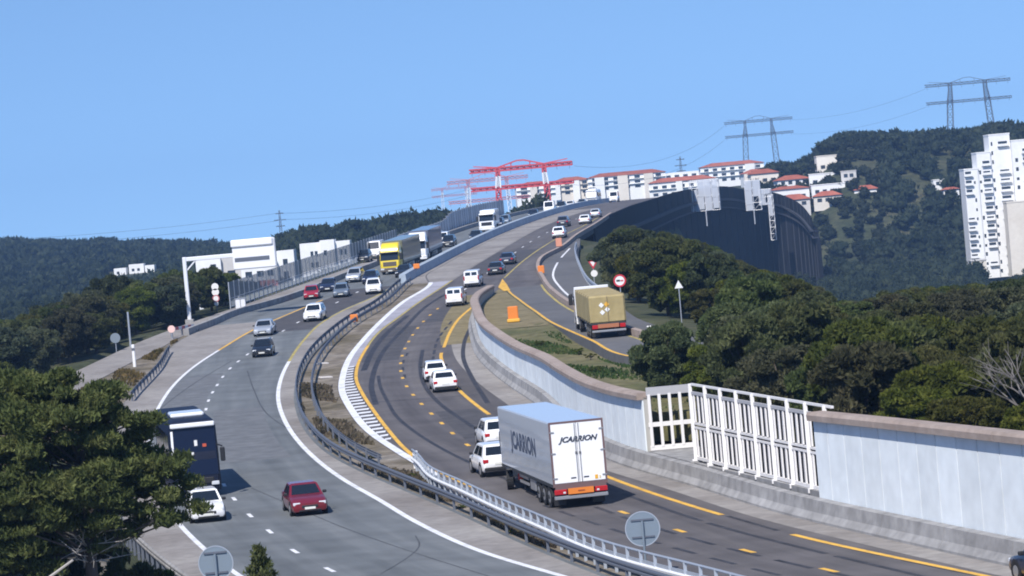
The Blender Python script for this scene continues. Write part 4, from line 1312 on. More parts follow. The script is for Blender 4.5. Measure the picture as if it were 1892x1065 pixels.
# how high the woods reach, as sight slopes over bearings from the viewpoint hill
CAP_R = Spline([(.0183, -.0125), (.0227, -.0076), (.0297, -.0065), (.0442, -.0068), (.0549, -.0102), (.0699, -.0176), (.0801, -.0241), (.0887, -.0261), (.0971, -.0307), (.1019, -.0342), (.1155, -.0379), (.1281, -.0352), (.1471, -.0356), (.1718, -.0347), (.1915, -.0349)])
CAP_L = Spline([(-.20, -.0195), (-.1723, -.0195), (-.1611, -.0168), (-.1515, -.0122), (-.1383, -.007), (-.1236, -.0055), (-.1124, -.0029), (-.1076, -.0010), (-.1018, -.0074), (-.0948, -.0108), (-.0896, -.014), (-.07, -.016)])
SIGNS = ((9.5, 262), (8.75, 315))      # kept clear of branches
TOPS = {'pine_a': 6.9, 'pine_b': 6.1, 'pine_c': 7.0}
def fill(n, region, key_fn, label, group, smin, smax, mind, cap=None, tries=7000):
    pts = []
    for _ in range(tries):
        if len(pts) >= n: break
        x, y = region()
        if any((x - a) ** 2 + (y - b) ** 2 < mind ** 2 for a, b in pts): continue
        if any((y < sy + 2 and y > sy - 40 and abs(x / y - sx / sy) * y < 2.6) or (x - sx) ** 2 + (y - sy) ** 2 < 8 for sx, sy in SIGNS): continue
        k = key_fn(x, y)
        s = random.uniform(smin, smax)
        sz = random.uniform(.85, 1.1)
        z = terrain(x, y)
        if cap:
            room = CAM_Z + cap(x / y) * y - z - random.uniform(0, .5)
            if y < 224 and abs(x / y - .0559) * y < 3.2: room = min(room, CAM_Z - .0295 * y - z)
            if room < 2.0: continue
            if s * sz * TOPS[k] > room:
                s2 = max(room / (sz * TOPS[k]), .38)
                sz = min(sz, room / (s2 * TOPS[k]))
                s = max(s2, s * .75)
                sz = room / (s * TOPS[k])
        pts.append((x, y))
        tree(k, x, y, label, group, s, sz, z=z)
def reg_right_near():
    y = random.uniform(112, 176)
    x0 = WALL(y) + 3.4
    x = random.uniform(x0, y * .2)
    return (x, y) if (x - 20.5) ** 2 + (y - 119) ** 2 > 16 else reg_right_near()
def reg_right_mid():
    y = random.uniform(182, 285)
    return random.uniform(XR(y) + 1.9, XR(y) + 1.9 + (y * .2 - XR(y)) * random.choice((.35, 1, 1))), y
def reg_right_far():
    y = random.uniform(285, 400)
    return random.uniform(XR(y) + 2.2, XR(y) + 3 + 46 * smooth(270, 330, y) * (1 - .5 * smooth(340, 400, y))), y
fill(66, reg_right_near, lambda x, y: random.choice(('pine_b', 'pine_b', 'pine_a')), 'olive-green pine in the dense wood behind the retaining wall', 'pines behind the retaining wall', .6, .9, 3.6, CAP_R)
fill(92, reg_right_mid, lambda x, y: random.choice(('pine_a', 'pine_b', 'pine_c')), 'dark green pine in the wood beside the ramp', 'pines beside the ramp', .7, 1.05, 4.2, CAP_R)
fill(46, reg_right_far, lambda x, y: random.choice(('pine_a', 'pine_c', 'pine_a')), 'dark pine on the slope below the viaduct', 'pines below the viaduct', .8, 1.1, 4.6, CAP_R)
# left: trees between the slip road and the valley
def reg_left():
    y = random.uniform(228, 360)
    xl = min(XL(y), SLIP_L(y) - 1)
    return random.uniform(max(xl - 40, -.18 * y), xl - 1.6), y
fill(78, reg_left, lambda x, y: random.choice(('pine_c', 'pine_a', 'pine_b')), 'dark green tree on the slope left of the slip road', 'trees left of the slip road', .62, 1.0, 3.9, CAP_L)
def reg_left2():
    y = random.uniform(140, 222)
    return random.uniform(-.182 * y, min(XL(y) - 3, -27)), y
fill(20, reg_left2, lambda x, y: random.choice(('pine_a', 'pine_b')), 'pine behind the big foreground pine at the left edge', 'pines at the left edge', .6, .85, 3.8, lambda th: -.0305)
# masses of trees farther off: one object each
def far_wood(name, label, pts, m, seed, size=1.5, n=70):
    rs = np.random.default_rng(seed)
    V, Q, T = [], [], []
    o = 0
    iv, if_ = ICO1
    for x, y, z, r in pts:
        bl = [(x, y, z + r * .8, r * .75, r * .75, r * .62)]
        for k in range(7):
            a = rs.uniform(0, 6.28)
            q = r * rs.uniform(.3, .75)
            rr = r * rs.uniform(.3, .5)
            bl.append((x + math.cos(a) * q, y + math.sin(a) * q, z + r * rs.uniform(.35, 1.25), rr, rr, rr * .75))
        bl = np.array(bl)
        v = cards(bl, n, size, rs=rs, low=-.2)
        V.append(v)
        Q.append(np.arange(len(v)).reshape(-1, 4) + o)
        o += len(v)
        for b in bl[:4]:
            V.append(iv * (1 + rs.normal(scale=.12, size=(len(iv), 1))) * b[3:6] * .86 + b[:3])
            T.append(if_ + o)
            o += len(iv)
    me = np_mesh(name, np.concatenate(V), np.concatenate(Q), np.concatenate(T), m)
    return tag(link(name, me), label, 'woodland', None, 'stuff')
def scatter(n, f, mind, rr=(2.6, 4.4), cap=None):
    pts, grid = [], set()
    for _ in range(n * 14):
        if len(pts) >= n: break
        q = f()
        if q is None: continue
        x, y = q
        c = (int(x // mind), int(y // mind))
        if c in grid: continue
        r = random.uniform(*rr)
        z = terrain(x, y) - .4
        if cap:
            room = CAM_Z + cap(x / y) * y - z
            if room < 2: continue
            r = min(r, room / 1.75)
        grid.add(c)
        pts.append((x, y, z, r))
    return pts
def f1():
    y = random.uniform(700, 1440)
    th = random.uniform(-.20, -.07 if y < 980 else -.02)
    if -.137 < th < -.115 and 930 < y < 1108: return None
    return th * y, y
def f2():
    y = random.uniform(730, 930)
    return random.uniform(-.085, .012) * y, y
def f3():
    y = random.uniform(880, 1230)
    x = random.uniform(.085, .2) * y
    if .086 < x / y < .128 and y < 1022: return None
    return x, y
def f6():
    y = random.uniform(880, 1020)
    return random.uniform(.084, .13) * y, y
def f4():
    y = random.uniform(430, 915)
    return random.uniform(.072 if y < 905 else .09, .185) * y, y
def f5():
    y = random.uniform(365, 640)
    return random.uniform(XL(y) - 62, XL(y) - 9), y
CAP_MID = Spline([(.05, -.034), (.085, -.033), (.104, -.031), (.1075, -.012), (.110, -.0035), (.1184, -.0036), (.1285, -.0024), (.1395, -.0021), (.1535, -.0034), (.1557, -.0265), (.1722, -.0305), (.25, -.031)])
CAP_DIP = Spline([(-.25, -.006), (-.11, -.006), (-.10, -.0115), (-.085, -.0135), (-.07, -.0125), (-.05, -.010), (-.02, -.006), (.02, -.004)])
far_wood('far_woodland', 'dark wooded hills on the left horizon', scatter(1300, f1, 8.5), FAR_GREEN, 5, 1.1, 60)
far_wood('far_woodland', 'wooded ridge behind the fence and the white flats', scatter(420, f2, 6.5), FAR_GREEN, 6, .9, 80)
far_wood('far_woodland', 'wooded hilltop on the right under the grey pylons', scatter(950, f3, 5.6), FAR_GREEN, 7, .9, 80)
far_wood('far_woodland', 'low garden bushes between the hillside villas', scatter(300, f6, 4.0, (1.5, 2.6)), FAR_GREEN, 17, .5, 60)
far_wood('far_woodland', 'dark wooded hillside between the viaduct and the white tower', scatter(850, f4, 4.8, (2.4, 4.6), CAP_MID), FAR_GREEN, 8, .55, 190)
far_wood('far_woodland', 'trees in the dip between the fence and the white flats', scatter(120, f5, 6.0, (2.0, 3.4), CAP_DIP), FAR_GREEN, 9, .5, 150)

# big foreground pine, built tuft by tuft
def big_pine():
    x0, y0 = -15.6, 104.0
    z0 = terrain(x0, y0)
    t = thing('pine_tree', 'big pine in the left foreground with bare grey lower branches', 'tree', (x0, y0, z0))
    rs = np.random.default_rng(4)
    bl = []
    while len(bl) < 400:
        d = rs.normal(size=3)
        d *= rs.uniform(.25, 1) ** .45 / np.linalg.norm(d)
        x, yy, z = -1.3 + d[0] * 4.2, d[1] * 2.6, 4.9 + d[2] * 3.7
        if z < 2.6 and -1.2 < x < .5: continue
        if z < 1.0: continue
        if (x + .9) * .7 + (z - 5.3) > 4.1: continue
        if x > 2.35: continue
        r = rs.uniform(.32, .66)
        bl.append((x, yy, z, r, r, r * .68))
    for x, z in ((2.2, 4.6), (2.9, 4.0), (3.5, 3.6), (3.0, 2.9), (3.6, 2.6), (2.4, 2.5), (2.0, 3.6), (2.6, 3.3), (3.3, 4.3), (1.6, 2.6), (2.9, 2.3), (1.9, 5.3), (2.1, 6.0)):
        for _ in range(2):
            r = rs.uniform(.34, .52)
            bl.append((x + .3 + rs.normal(scale=.18), rs.uniform(-1, .6), z + .5 + rs.normal(scale=.15), r, r, r * .66))
    bl = np.array(bl)
    v = cards(bl, 130000, .105, .34, rs=rs, shell=(.55, 1.2))
    q = np.arange(len(v)).reshape(-1, 4)
    iv, if_ = ICO1
    vs, ts, o = [v], [], len(v)
    for b in bl:
        vs.append(iv * b[3:6] * .62 + b[:3])
        ts.append(if_ + o)
        o += len(iv)
    link('crown', np_mesh('crown', np.concatenate(vs), q, np.concatenate(ts), PINE_NEAR), t)
    mb = MB()
    mb.tube((0, 0, -1), (.1, 0, 2.2), .24, .20, 9)
    mb.tube((.1, 0, 2.2), (-.1, .1, 5.0), .20, .13, 8)
    mb.tube((-.1, .1, 5.0), (.2, 0, 7.6), .13, .04, 7)
    mb.build('trunk', BARK, t)
    for b in bl[::5]:
        zb = max(1.9, b[2] - rs.uniform(.6, 1.6))
        MB().tube((0, 0, zb), b[:3], .06, .02, 5).build('branch', BARK, t)
    # bare twigs in the lower crown
    for k in range(26):
        a = rs.uniform(-2.6, .6)
        zz = rs.uniform(1.8, 3.6)
        l = rs.uniform(.9, 2.2)
        e = (math.cos(a) * l, math.sin(a) * l, zz + rs.uniform(-.2, .5))
        m = MB().tube((0, 0, zz - .3), e, .03, .008, 4)
        for j in range(3):
            f = rs.uniform(.4, .9)
            p = np.array(e) * f + np.array([0, 0, zz - .3]) * (1 - f)
            m.tube(p, p + rs.normal(scale=.3, size=3) + np.array([0, 0, .15]), .012, .004, 3)
        m.build('bare_branch', DEADWOOD, t)
    return t
big_pine()
random.seed(5)
def young_pine(x, y, z, H):
    t = thing('young_pine', 'small pointed pine whose tip pokes up at the bottom edge right of the round sign', 'tree', (x, y, z))
    rs = np.random.default_rng(14)
    bl = []
    for k in range(80):
        u = k / 79
        zz = .6 + (H - .75) * u
        rad = (1 - u) ** .62 * 1.15 * rs.uniform(.25, 1.0)
        a = k * 2.4
        r = .34 * (1 - .62 * u)
        bl.append((math.cos(a) * rad, math.sin(a) * rad, zz, r, r, r * .9))
    bl = np.array(bl)
    v = cards(bl, 12000, .085, .34, rs=rs, shell=(.4, 1.25))
    link('crown', np_mesh('crown', v, np.arange(len(v)).reshape(-1, 4), [], PINE_NEAR), t)
    MB().tube((0, 0, -.6), (0, 0, H * .9), .09, .02, 6).build('trunk', BARK, t)
young_pine(-7.85, 84.5, .2, 4.75)
for x, y, s in ((-19.5, 113, .62), (-23, 118, .7), (-21, 106, .6), (-22.5, 125, .7), (-25, 131, .75)):
    tree('pine_a', x, y, 'pine growing close behind the big foreground pine', 'pines behind the big pine', s, 1.0, dz=-.4)
random.seed(31)
for x, y, s, h in ((-14.2, 106.5, .95, 1.2), (-13.4, 107.8, .8, 1.1), (-15.2, 107.5, 1.0, 1.3), (-12.9, 110.5, .7, 1.0), (-16.2, 109, 1.0, 1.3), (-13.9, 109.6, .9, 1.2), (-17.6, 108.5, 1.0, 1.4), (-18.9, 107, 1.0, 1.3), (-14.7, 104.6, .8, .9)):
    tree('bush', x, y, 'leafy shrub under the big foreground pine', 'shrubs under the big pine', s, h, name='shrub', cat='shrub', dz=-.1)
db = MB().tube((-17.9, 101, 1.9), (-15.6, 100.5, 3.3), .075, .04, 6)
db.tube((-16.8, 100.8, 2.6), (-16.4, 100.5, 2.5), .03, .015, 4)
o = db.build('dead_branch', DEADWOOD)
tag(o, 'pale dead branch slanting up at the bottom left corner', 'branch')
# bare tree on the right
def bare_tree(x, y):
    z = terrain(x, y)
    t = thing('bare_tree', 'leafless grey tree among the pines at the right edge', 'tree', (x, y, z))
    t.scale = (1.2, 1.2, 1.1)
    rs = np.random.default_rng(9)
    MB().tube((0, 0, -1), (-.2, 0, 2.4), .16, .11, 7).build('trunk', BARE_BARK, t)
    def grow(m, p, d, l, r, depth):
        q = p + d * l
        m.tube(p, q, r, r * .6, 4)
        if depth == 0: return
        for _ in range(3):
            nd = Vector((d.x + rs.normal(scale=.42), d.y + rs.normal(scale=.42), d.z + rs.normal(scale=.3) + .05)).normalized()
            grow(m, p.lerp(q, rs.uniform(.55, 1)), nd, l * rs.uniform(.6, .8), r * .55, depth - 1)
    for k in range(7):
        a = k * .9 + .3
        m = MB()
        grow(m, Vector((-.15, 0, rs.uniform(1.6, 2.4))), Vector((math.cos(a) * .8, math.sin(a) * .8, .7)).normalized(), 1.5, .06, 3)
        m.build('bough', BARE_BARK, t)
bare_tree(21.0, 119.5)
# bushes and weeds in the median and verges
random.seed(8)
for y in (128, 141, 147, 158, 166, 171, 183, 196):
    x = L_GUARD(y) + (R_EDGE(y) - L_GUARD(y)) * random.uniform(.3, .7)
    tree('bush', x, y, 'low dry weed clump in the dirt median', 'weed clumps in the median', random.uniform(.22, .34), .5, z=ZM(y) - .03, name='weed_clump', cat='shrub')
for y in (176, 186, 198, 204, 216):
    x = WALL(y) + (RAMP_L(y) - WALL(y)) * random.uniform(.35, .8)
    tree('bush', x, y, 'low green weed clump on the verge behind the wall', 'weed clumps on the ramp verge', random.uniform(.25, .45), .6, z=ZR(y) - .5, name='weed_clump', cat='shrub')
# loose grass in the median
def grass(name, label, fx, y0, y1, n, h, m, zf, seed):
    rs = np.random.default_rng(seed)
    ys = rs.uniform(y0, y1, n)
    V = []
    for y in ys:
        a, b = fx(y)
        x = a + (b - a) * rs.uniform(0, 1)
        if math.sin(x * 1.3 + y * .35) + math.sin(y * .21) < .1: continue
        z = zf(y) - .03
        s, th = h * rs.uniform(.5, 1.3), rs.uniform(0, 6.28)
        dx, dy = math.cos(th) * s * .45, math.sin(th) * s * .45
        lx, ly = rs.normal(scale=.3 * s), rs.normal(scale=.3 * s)
        V += [(x - dx, y - dy, z), (x + dx, y + dy, z), (x + dx * .3 + lx, y + dy * .3 + ly, z + s), (x - dx * .5 + lx, y - dy * .5 + ly, z + s * .9)]
    V = np.array(V)
    return tag(link(name, np_mesh(name, V, np.arange(len(V)).reshape(-1, 4), [], m)), label, 'grass', None, 'stuff')
DRYG = foliage('dry_grass', (.08, .075, .03), (.15, .125, .055), (.24, .19, .10), .4)
GREENG = foliage('green_grass', (.03, .06, .015), (.06, .10, .025), (.12, .13, .045), .4)
grass('dry_grass', 'dry grass and weeds growing in the median', lambda y: (L_GUARD(y) + .25, R_EDGE(y) - .45), 100, 235, 9000, .22, DRYG, ZM, 3)
grass('verge_grass', 'short green grass on the verge behind the wall', lambda y: (WALL(y) + .6, RAMP_L(y) - .3), 152, 236, 9000, .16, GREENG, lambda y: min(ZR(y), ZT(y) - .75), 4)
grass('dry_grass', 'dry grass along the slip road verge', lambda y: (SLIP_R(y) + .3, max(L_EDGE(y) - .4, SLIP_R(y) + .5)), 226, 300, 4000, .22, DRYG, ZM, 5)

# ------------------------------------------------------------------ buildings
def facade(W, H, wins, th=.25):
    """wall slab in the x-z plane facing -y with real openings; wins = (x0,x1,z0,z1)"""
    xs = sorted({0, W} | {w[0] for w in wins} | {w[1] for w in wins})
    zs = sorted({0, H} | {w[2] for w in wins} | {w[3] for w in wins})
    mb = MB()
    for i in range(len(xs) - 1):
        for j in range(len(zs) - 1):
            cx, cz = (xs[i] + xs[i + 1]) / 2, (zs[j] + zs[j + 1]) / 2
            if any(w[0] < cx < w[1] and w[2] < cz < w[3] for w in wins): continue
            mb.quad((xs[i], 0, zs[j]), (xs[i + 1], 0, zs[j]), (xs[i + 1], 0, zs[j + 1]), (xs[i], 0, zs[j + 1]))
    for x0, x1, z0, z1 in wins:
        mb.quad((x0, 0, z0), (x0, th, z0), (x0, th, z1), (x0, 0, z1))
        mb.quad((x1, 0, z0), (x1, 0, z1), (x1, th, z1), (x1, th, z0))
        mb.quad((x0, 0, z0), (x1, 0, z0), (x1, th, z0), (x0, th, z0))
        mb.quad((x0, 0, z1), (x0, th, z1), (x1, th, z1), (x1, 0, z1))
    return mb

def block(t, x0, z0, W, H, D, wins, wm, y0=0.0, name='wall', balcony=None, sills=False):
    """a box of the building with openings in its front; wins in block coordinates"""
    f = facade(W, H, wins)
    f.quad((0, D, 0), (0, 0, 0), (0, 0, H), (0, D, H))
    f.quad((W, 0, 0), (W, D, 0), (W, D, H), (W, 0, H))
    f.quad((W, D, 0), (0, D, 0), (0, D, H), (W, D, H))
    f.quad((0, 0, H), (W, 0, H), (W, D, H), (0, D, H))
    f.v = [(x + x0, y + y0, z + z0) for x, y, z in f.v]
    o = f.build(name, wm, t, fix=False)
    for a, b, c, d in wins:
        MB().box(x0 + a - .02, x0 + b + .02, y0 + .2, y0 + .27, z0 + c - .02, z0 + d + .02).build('window', PANE, t)
        if balcony:
            MB().box(x0 + a - .3, x0 + b + .3, y0 - 1.0, y0 - .02, z0 + c - .2, z0 + c - .05).build('balcony_slab', balcony, t)
            MB().box(x0 + a - .3, x0 + b + .3, y0 - 1.0, y0 - .92, z0 + c - .05, z0 + c + .55).build('balcony_front', balcony, t)
    return o

def hip_roof(t, x0, z0, W, D, h, y0=0.0, over=.6):
    a, b, c, d = x0 - over, x0 + W + over, y0 - over, y0 + D + over
    rx = min(D / 2 + over, W * .35)
    my = (c + d) / 2
    mb = MB().add([(a, c, z0), (b, c, z0), (b, d, z0), (a, d, z0), (a + rx, my, z0 + h), (b - rx, my, z0 + h)],
                  [(0, 1, 5, 4), (1, 2, 5), (2, 3, 4, 5), (3, 0, 4), (0, 3, 2, 1)])
    return mb.build('roof', ROOF, t)

def rows(W, H, nx, nz, ww=1.6, wh=1.35, m=1.2, base=.9, skip=()):
    out = []
    for j in range(nz):
        for i in range(nx):
            if (i, j) in skip: continue
            x = m + (W - 2 * m) * (i + .5) / nx
            z = base + (H - base) * j / nz
            out.append((x - ww / 2, x + ww / 2, z + .35, z + .35 + wh))
    return out

def building(name, label, x, y, z, rz=0, group=None, cat='building'):
    return thing(name, label, cat, (x, y, z), rz, group)

# hilltop flats with red roofs
def flats(label, x, y, z, W, H, D, nx, nz, rz=0, wm=None, roof=True, sections=None):
    t = building('apartment_block', label, x, y, z, rz, 'red-roofed flats on the hilltop')
    wm = wm or WHITE_WALL
    lo = -10
    w = rows(W, H, nx, nz, W / nx * .50, 1.25, .8, .4)
    w = [(a, b, c - lo, d - lo) for a, b, c, d in w]
    block(t, 0, lo, W, H - lo, D, w, wm, balcony=None)
    for k in range(1, nz):
        MB().box(-.1, W + .1, -.9, -.02, H * k / nz + .28, H * k / nz + .42).build('floor_band', wm, t)
    if sections:
        for a, b, m2 in sections:
            MB().box(a, b, -1.3, .1, lo, H - .1).build('stair_bay', m2, t)
    if roof:
        hip_roof(t, 0, H, W, D, 1.7)
    return t
flats('long white flats with red roof left of the highest red roof', 37, 1300, 20.5, 34, 6.6, 11, 7, 3, R(-2), sections=((3, 7.2, WHITE_WALL), (13, 17.5, CREAM_WALL), (24.5, 28.5, CREAM_WALL)))
flats('low white flats half hidden behind the red lower crossbar of the pylon', 5.5, 1290, 19.6, 17, 6.4, 11, 3, 3, R(3), sections=((6, 9, CREAM_WALL),))
flats('cream flats between the pylon leg and the long white flats', 21.5, 1310, 20.2, 17, 6.6, 11, 4, 3, R(0), CREAM_WALL, sections=((0, 3.4, WHITE_WALL), (9, 12, WHITE_WALL)))
flats('white flats with the highest red roof on the hilltop', 93, 1400, 20.5, 30, 8.0, 12, 7, 3, R(0), sections=((21, 25.5, WHITE_WALL),))
flats('lower red-roofed flats in front of the highest roof', 58.5, 1200, 15.6, 27, 6.2, 10, 7, 2, R(-3), sections=((11, 13.5, WHITE_WALL),))
flats('white flats with red roof ending the hilltop row on the right', 101, 1250, 14.5, 13, 8.2, 10, 4, 3, R(4), sections=((0, 4, CREAM_WALL),))
flats('flat-roofed white block between the long flats and the highest roof', 72, 1420, 21.5, 22, 6.0, 9, 5, 2, R(0), roof=False)
flats('small grey-white house block at the end of the hilltop flats', 113.5, 1240, 13.0, 9, 8.0, 9, 3, 2, R(-4), GREY_WALL, sections=((0, 3, CREAM_WALL),))

def villa(label, x, y, z, W, H, D, wm, rz=0, nx=3, nz=2, roof=True, rh=1.5):
    t = building('villa', label, x, y, z, rz, 'villas on the right hillside')
    lo = min(-1.5, terrain(x + W / 2, y) - z - 1.0)
    w = rows(W, H, nx, nz, min(1.5, W / nx * .5), 1.2, .6, .3)
    block(t, 0, lo, W, H - lo, D, [(a, b, c - lo, d - lo) for a, b, c, d in w], wm)
    if roof: hip_roof(t, 0, H, W, D, rh, over=.5)
    else: MB().box(-.15, W + .15, -.15, D + .15, H, H + .25).build('parapet', wm, t)
    return t
villa('cream flat-topped house highest among the villas on the hillside', 105.6, 1000, 19.6, 6.8, 4.9, 7, CREAM_WALL, 0, 2, 1, False)
villa('white house beside the cream house at the top of the hillside', 114.4, 1003, 20.2, 7.4, 3.6, 7, WHITE_WALL, R(-8), 3, 1, True, .9)
villa('white villa with wide red roof left of the cream house', 91.5, 995, 13.4, 11, 4.2, 8, WHITE_WALL, R(5), 4, 2)
villa('long white terrace house below the cream house', 101.5, 990, 14.8, 12.5, 3.8, 7, WHITE_WALL, R(-6), 4, 1, False)
villa('white house with red roof lower on the hillside above the viaduct', 87.3, 975, 10.7, 12.5, 3.8, 7, WHITE_WALL, R(2), 4, 1, True, 1.0)
villa('long white low house right of the red-roofed house on the hillside', 100.3, 973, 11.5, 11, 3.4, 7, WHITE_WALL, R(-3), 4, 1, False)
villa('pink-roofed house just above the dark viaduct end', 88.9, 962, 8.3, 9.5, 2.6, 6, GREY_WALL, R(0), 3, 1, True, 1.8)
villa('pink-roofed low house right of the viaduct scaffolding', 99.4, 960, 8.7, 9.0, 2.6, 6, CREAM_WALL, R(-4), 3, 1, True, 1.5)
villa('grey-white house at the right end of the hillside terrace', 110.5, 975, 13.6, 5.0, 5.0, 6, GREY_WALL, R(-10), 2, 2, False)
villa('red-roofed house behind the villas at the edge of the flats', 84, 1010, 17.0, 9.5, 3.6, 7, CREAM_WALL, R(4), 3, 1)
villa('lone white house with orange roof among the dark trees', 113.2, 965, 9.3, 7.6, 2.9, 6, WHITE_WALL, R(-6), 3, 1, True, 1.4)
villa('small white house by trees left of the white tower', 139.0, 965, 10.8, 4.6, 2.4, 5, WHITE_WALL, 0, 2, 1, False)
villa('tiny white house under the small one left of the white tower', 140.6, 955, 8.0, 5.0, 1.9, 5, WHITE_WALL, 0, 2, 1, True, .7)
# stepped white tower at the right edge
t = building('tower_block', 'stepped white tower block with dark balconies at the right edge', 131.4, 850, -16)
def tower_part(x0, W, top, y0, D, wm, cols, seed):
    rs = random.Random(seed)
    H = top + 16
    w = []
    n = int(H / 2.6)
    for j in range(n):
        for (a, b) in cols:
            if rs.random() < .78:
                z = 1.2 + j * 2.6
                if z + 1.3 < H: w.append((a, b, z, z + rs.choice((.8, 1.1, 1.1))))
    block(t, x0, 0, W, H, D, w, wm, y0)
    for a, b, c, d in w:
        if b - a > 1.4:
            MB().box(x0 + a - .3, x0 + b + .3, y0 - .9, y0 - .03, c - .32, c - .18).build('balcony_slab', wm, t)
            MB().box(x0 + a - .3, x0 + b + .3, y0 - .9, y0 - .82, c - .18, c + .35).build('balcony_front', wm, t)
    MB().box(x0 - .1, x0 + W + .1, y0 - .1, y0 + D, H, H + .35).build('parapet', wm, t)
tower_part(0, 4.0, 15.4, 0, 9, WHITE_WALL, ((.3, 2.0), (2.6, 3.1)), 1)
tower_part(4.0, 4.0, 19.8, .6, 9, WHITE_WALL, ((.4, 1.0), (1.6, 3.6)), 2)
tower_part(8.0, 6.0, 24.6, 1.4, 9, WHITE_WALL, ((.5, 1.0), (2.6, 5.2)), 3)
tower_part(14.0, 7.0, 22.4, -.6, 10, WHITE_WALL, ((.8, 1.6), (3.0, 5.6)), 4)
tower_part(10.2, 9.0, 5.0, -7.0, 6, CREAM_WALL, ((6.6, 8.0),), 5)
t = building('building', 'grey low block with clutter at the foot of the white tower', 129.5, 838, -17.0, 0)
block(t, 0, 0, 4.2, 6.6, 5, rows(4.2, 6.6, 2, 2, .9, 1.1, .4, .8), CREAM_WALL)
MB().box(-.2, 4.4, -.2, 5.2, 6.6, 6.9).build('parapet', GREY_WALL, t)
# left: white flats behind the gantry
t = building('apartment_block', 'white slab blocks seen under the gantry arm on the left', -65.2, 620, -3, 0)
block(t, 0, 0, 5.2, 13.2, 9, [(1.0, 2.0, 9.2, 10.6), (3.0, 4.2, 9.0, 12.0), (1.0, 2.0, 6.2, 7.6)], WHITE_WALL)
block(t, 5.2, 0, 4.2, 13.6, 9, [(1.2, 2.8, 9.0, 10.4)], GREY_WALL, 1.0)
block(t, 9.4, 0, 7.5, 11.6, 9, [(.8, 2.2, 8.6, 9.8), (3.2, 4.6, 8.6, 9.8), (5.4, 6.6, 8.6, 9.8), (.8, 2.2, 5.8, 7.0), (3.2, 4.6, 5.8, 7.0)], WHITE_WALL, -.8)
block(t, 16.9, 0, 3.6, 13.6, 8, [(1.2, 2.2, 10.6, 11.8), (1.2, 2.2, 8.0, 9.2)], WHITE_WALL, .6)
t = building('house', 'small pink-roofed house below the gantry sign', -52.6, 600, 1.5, 0)
block(t, 0, -4, 6.5, 6.2, 6, [(1.0, 2.0, 4.4, 5.4), (3.6, 4.6, 4.4, 5.4)], CREAM_WALL)
hip_roof(t, 0, 2.2, 6.5, 6, 1.3)
t = building('apartment_block', 'white four-storey block with dark window column behind the fence', -48.9, 700, -2, 0)
block(t, 0, 0, 4.8, 13.4, 9, [(2.4 + i * 1.0, 3.1 + i * 1.0, 5.0 + j * 2.6, 6.2 + j * 2.6) for i in (0, 1) for j in (0, 1, 2)], WHITE_WALL)
block(t, 4.8, 0, 3.4, 13.8, 9, [(.8, 1.6, 10.2, 11.4)], WHITE_WALL, -.8)
block(t, 8.2, 0, 3.6, 13.3, 9, [(1.0, 1.7, 10.0, 11.3), (1.0, 1.7, 7.4, 8.7), (2.2, 2.8, 10.0, 11.3), (2.2, 2.8, 7.4, 8.7)], WHITE_WALL, .4)
t = building('apartment_block', 'far white buildings in a clearing of the left hills', -146, 1100, 1.8, 0)
block(t, 0, 0, 4.5, 5.2, 6, [(1, 2, 3, 4)], WHITE_WALL)
block(t, 5.5, 0, 5.5, 6.2, 6, [(1, 2, 3.6, 4.6), (3, 4, 3.6, 4.6)], WHITE_WALL, 1)
block(t, 11.5, 0, 3.5, 5.4, 6, [(1, 2, 3, 4)], WHITE_WALL, 0)
for x, y, z in ((-156, 930, 3.0), (-139, 925, 2.6)):
    villa_t = building('house', 'small red-roofed house low in the left valley, ' + ('farther left' if x < -150 else 'farther right'), x, y, terrain(x, y) + 1.6, 0, 'houses in the left valley')
    block(villa_t, 0, -3, 6, 4.6, 5, [(1, 2, 3.4, 4.2), (4, 5, 3.4, 4.2)], CREAM_WALL)
    hip_roof(villa_t, 0, 1.6, 6, 5, 1.0)

# ------------------------------------------------------------------ dark netted viaduct
via = thing('viaduct', 'dark netting-clad viaduct side bulging above the pines', 'viaduct', (40, 690, 0))
VO = Vector(via.location)
VP = [(13.3, 452, 11.3), (17.0, 490, 12.3), (22.6, 540, 13.5), (29.9, 605, 14.5), (40.9, 705, 15.9), (51.7, 790, 16.7), (62.5, 840, 16.7), (71.0, 872, 15.3), (79, 890, 14.2), (84.2, 895, 12.4), (88.0, 890, 9.4), (89.8, 880, 5.4)]
def via_pt(s):
    i = min(int(s), len(VP) - 2)
    f = s - i
    p0, p1, p2, p3 = (np.array(VP[max(0, min(len(VP) - 1, k))]) for k in (i - 1, i, i + 1, i + 2))
    return .5 * ((2 * p1) + (p2 - p0) * f + (2 * p0 - 5 * p1 + 4 * p2 - p3) * f ** 2 + (3 * p1 - p0 - 3 * p2 + p3) * f ** 3)
def via_sweep(prof, name, m, s0=0, s1=None, n=60, rel=True):
    s1 = len(VP) - 1 if s1 is None else s1
    rings = []
    for k in range(n + 1):
        s = s0 + (s1 - s0) * k / n
        p = via_pt(s)
        q = via_pt(min(s + .02, len(VP) - 1.0001)) - via_pt(max(s - .02, 0))
        d = Vector((q[0], q[1], 0)).normalized()
        nn = Vector((d.y, -d.x, 0))           # towards the camera side
        rings.append([tuple(Vector((p[0], p[1], 0)) + nn * a + Vector((0, 0, (p[2] + b) if b > -50 else -20)) - VO) for a, b in prof])
    return MB().loft(rings).build(name, m, via)
via_sweep([(0, 0), (0, -3.4), (-.35, -3.4), (-.35, 0)], 'parapet_netting', DARKNET)
via_sweep([(.7, -3.4), (.7, -4.1), (-.5, -4.1), (-.5, -3.4)], 'deck_ledge', LEDGE)
via_sweep([(-.4, -4.1), (-.4, -5.8), (-2, -5.8), (-2, -4.1)], 'deck_slab', DARKNET)
via_sweep([(.1, -5.8), (.1, -6.2), (-2, -6.2), (-2, -5.8)], 'soffit_edge', LEDGE)
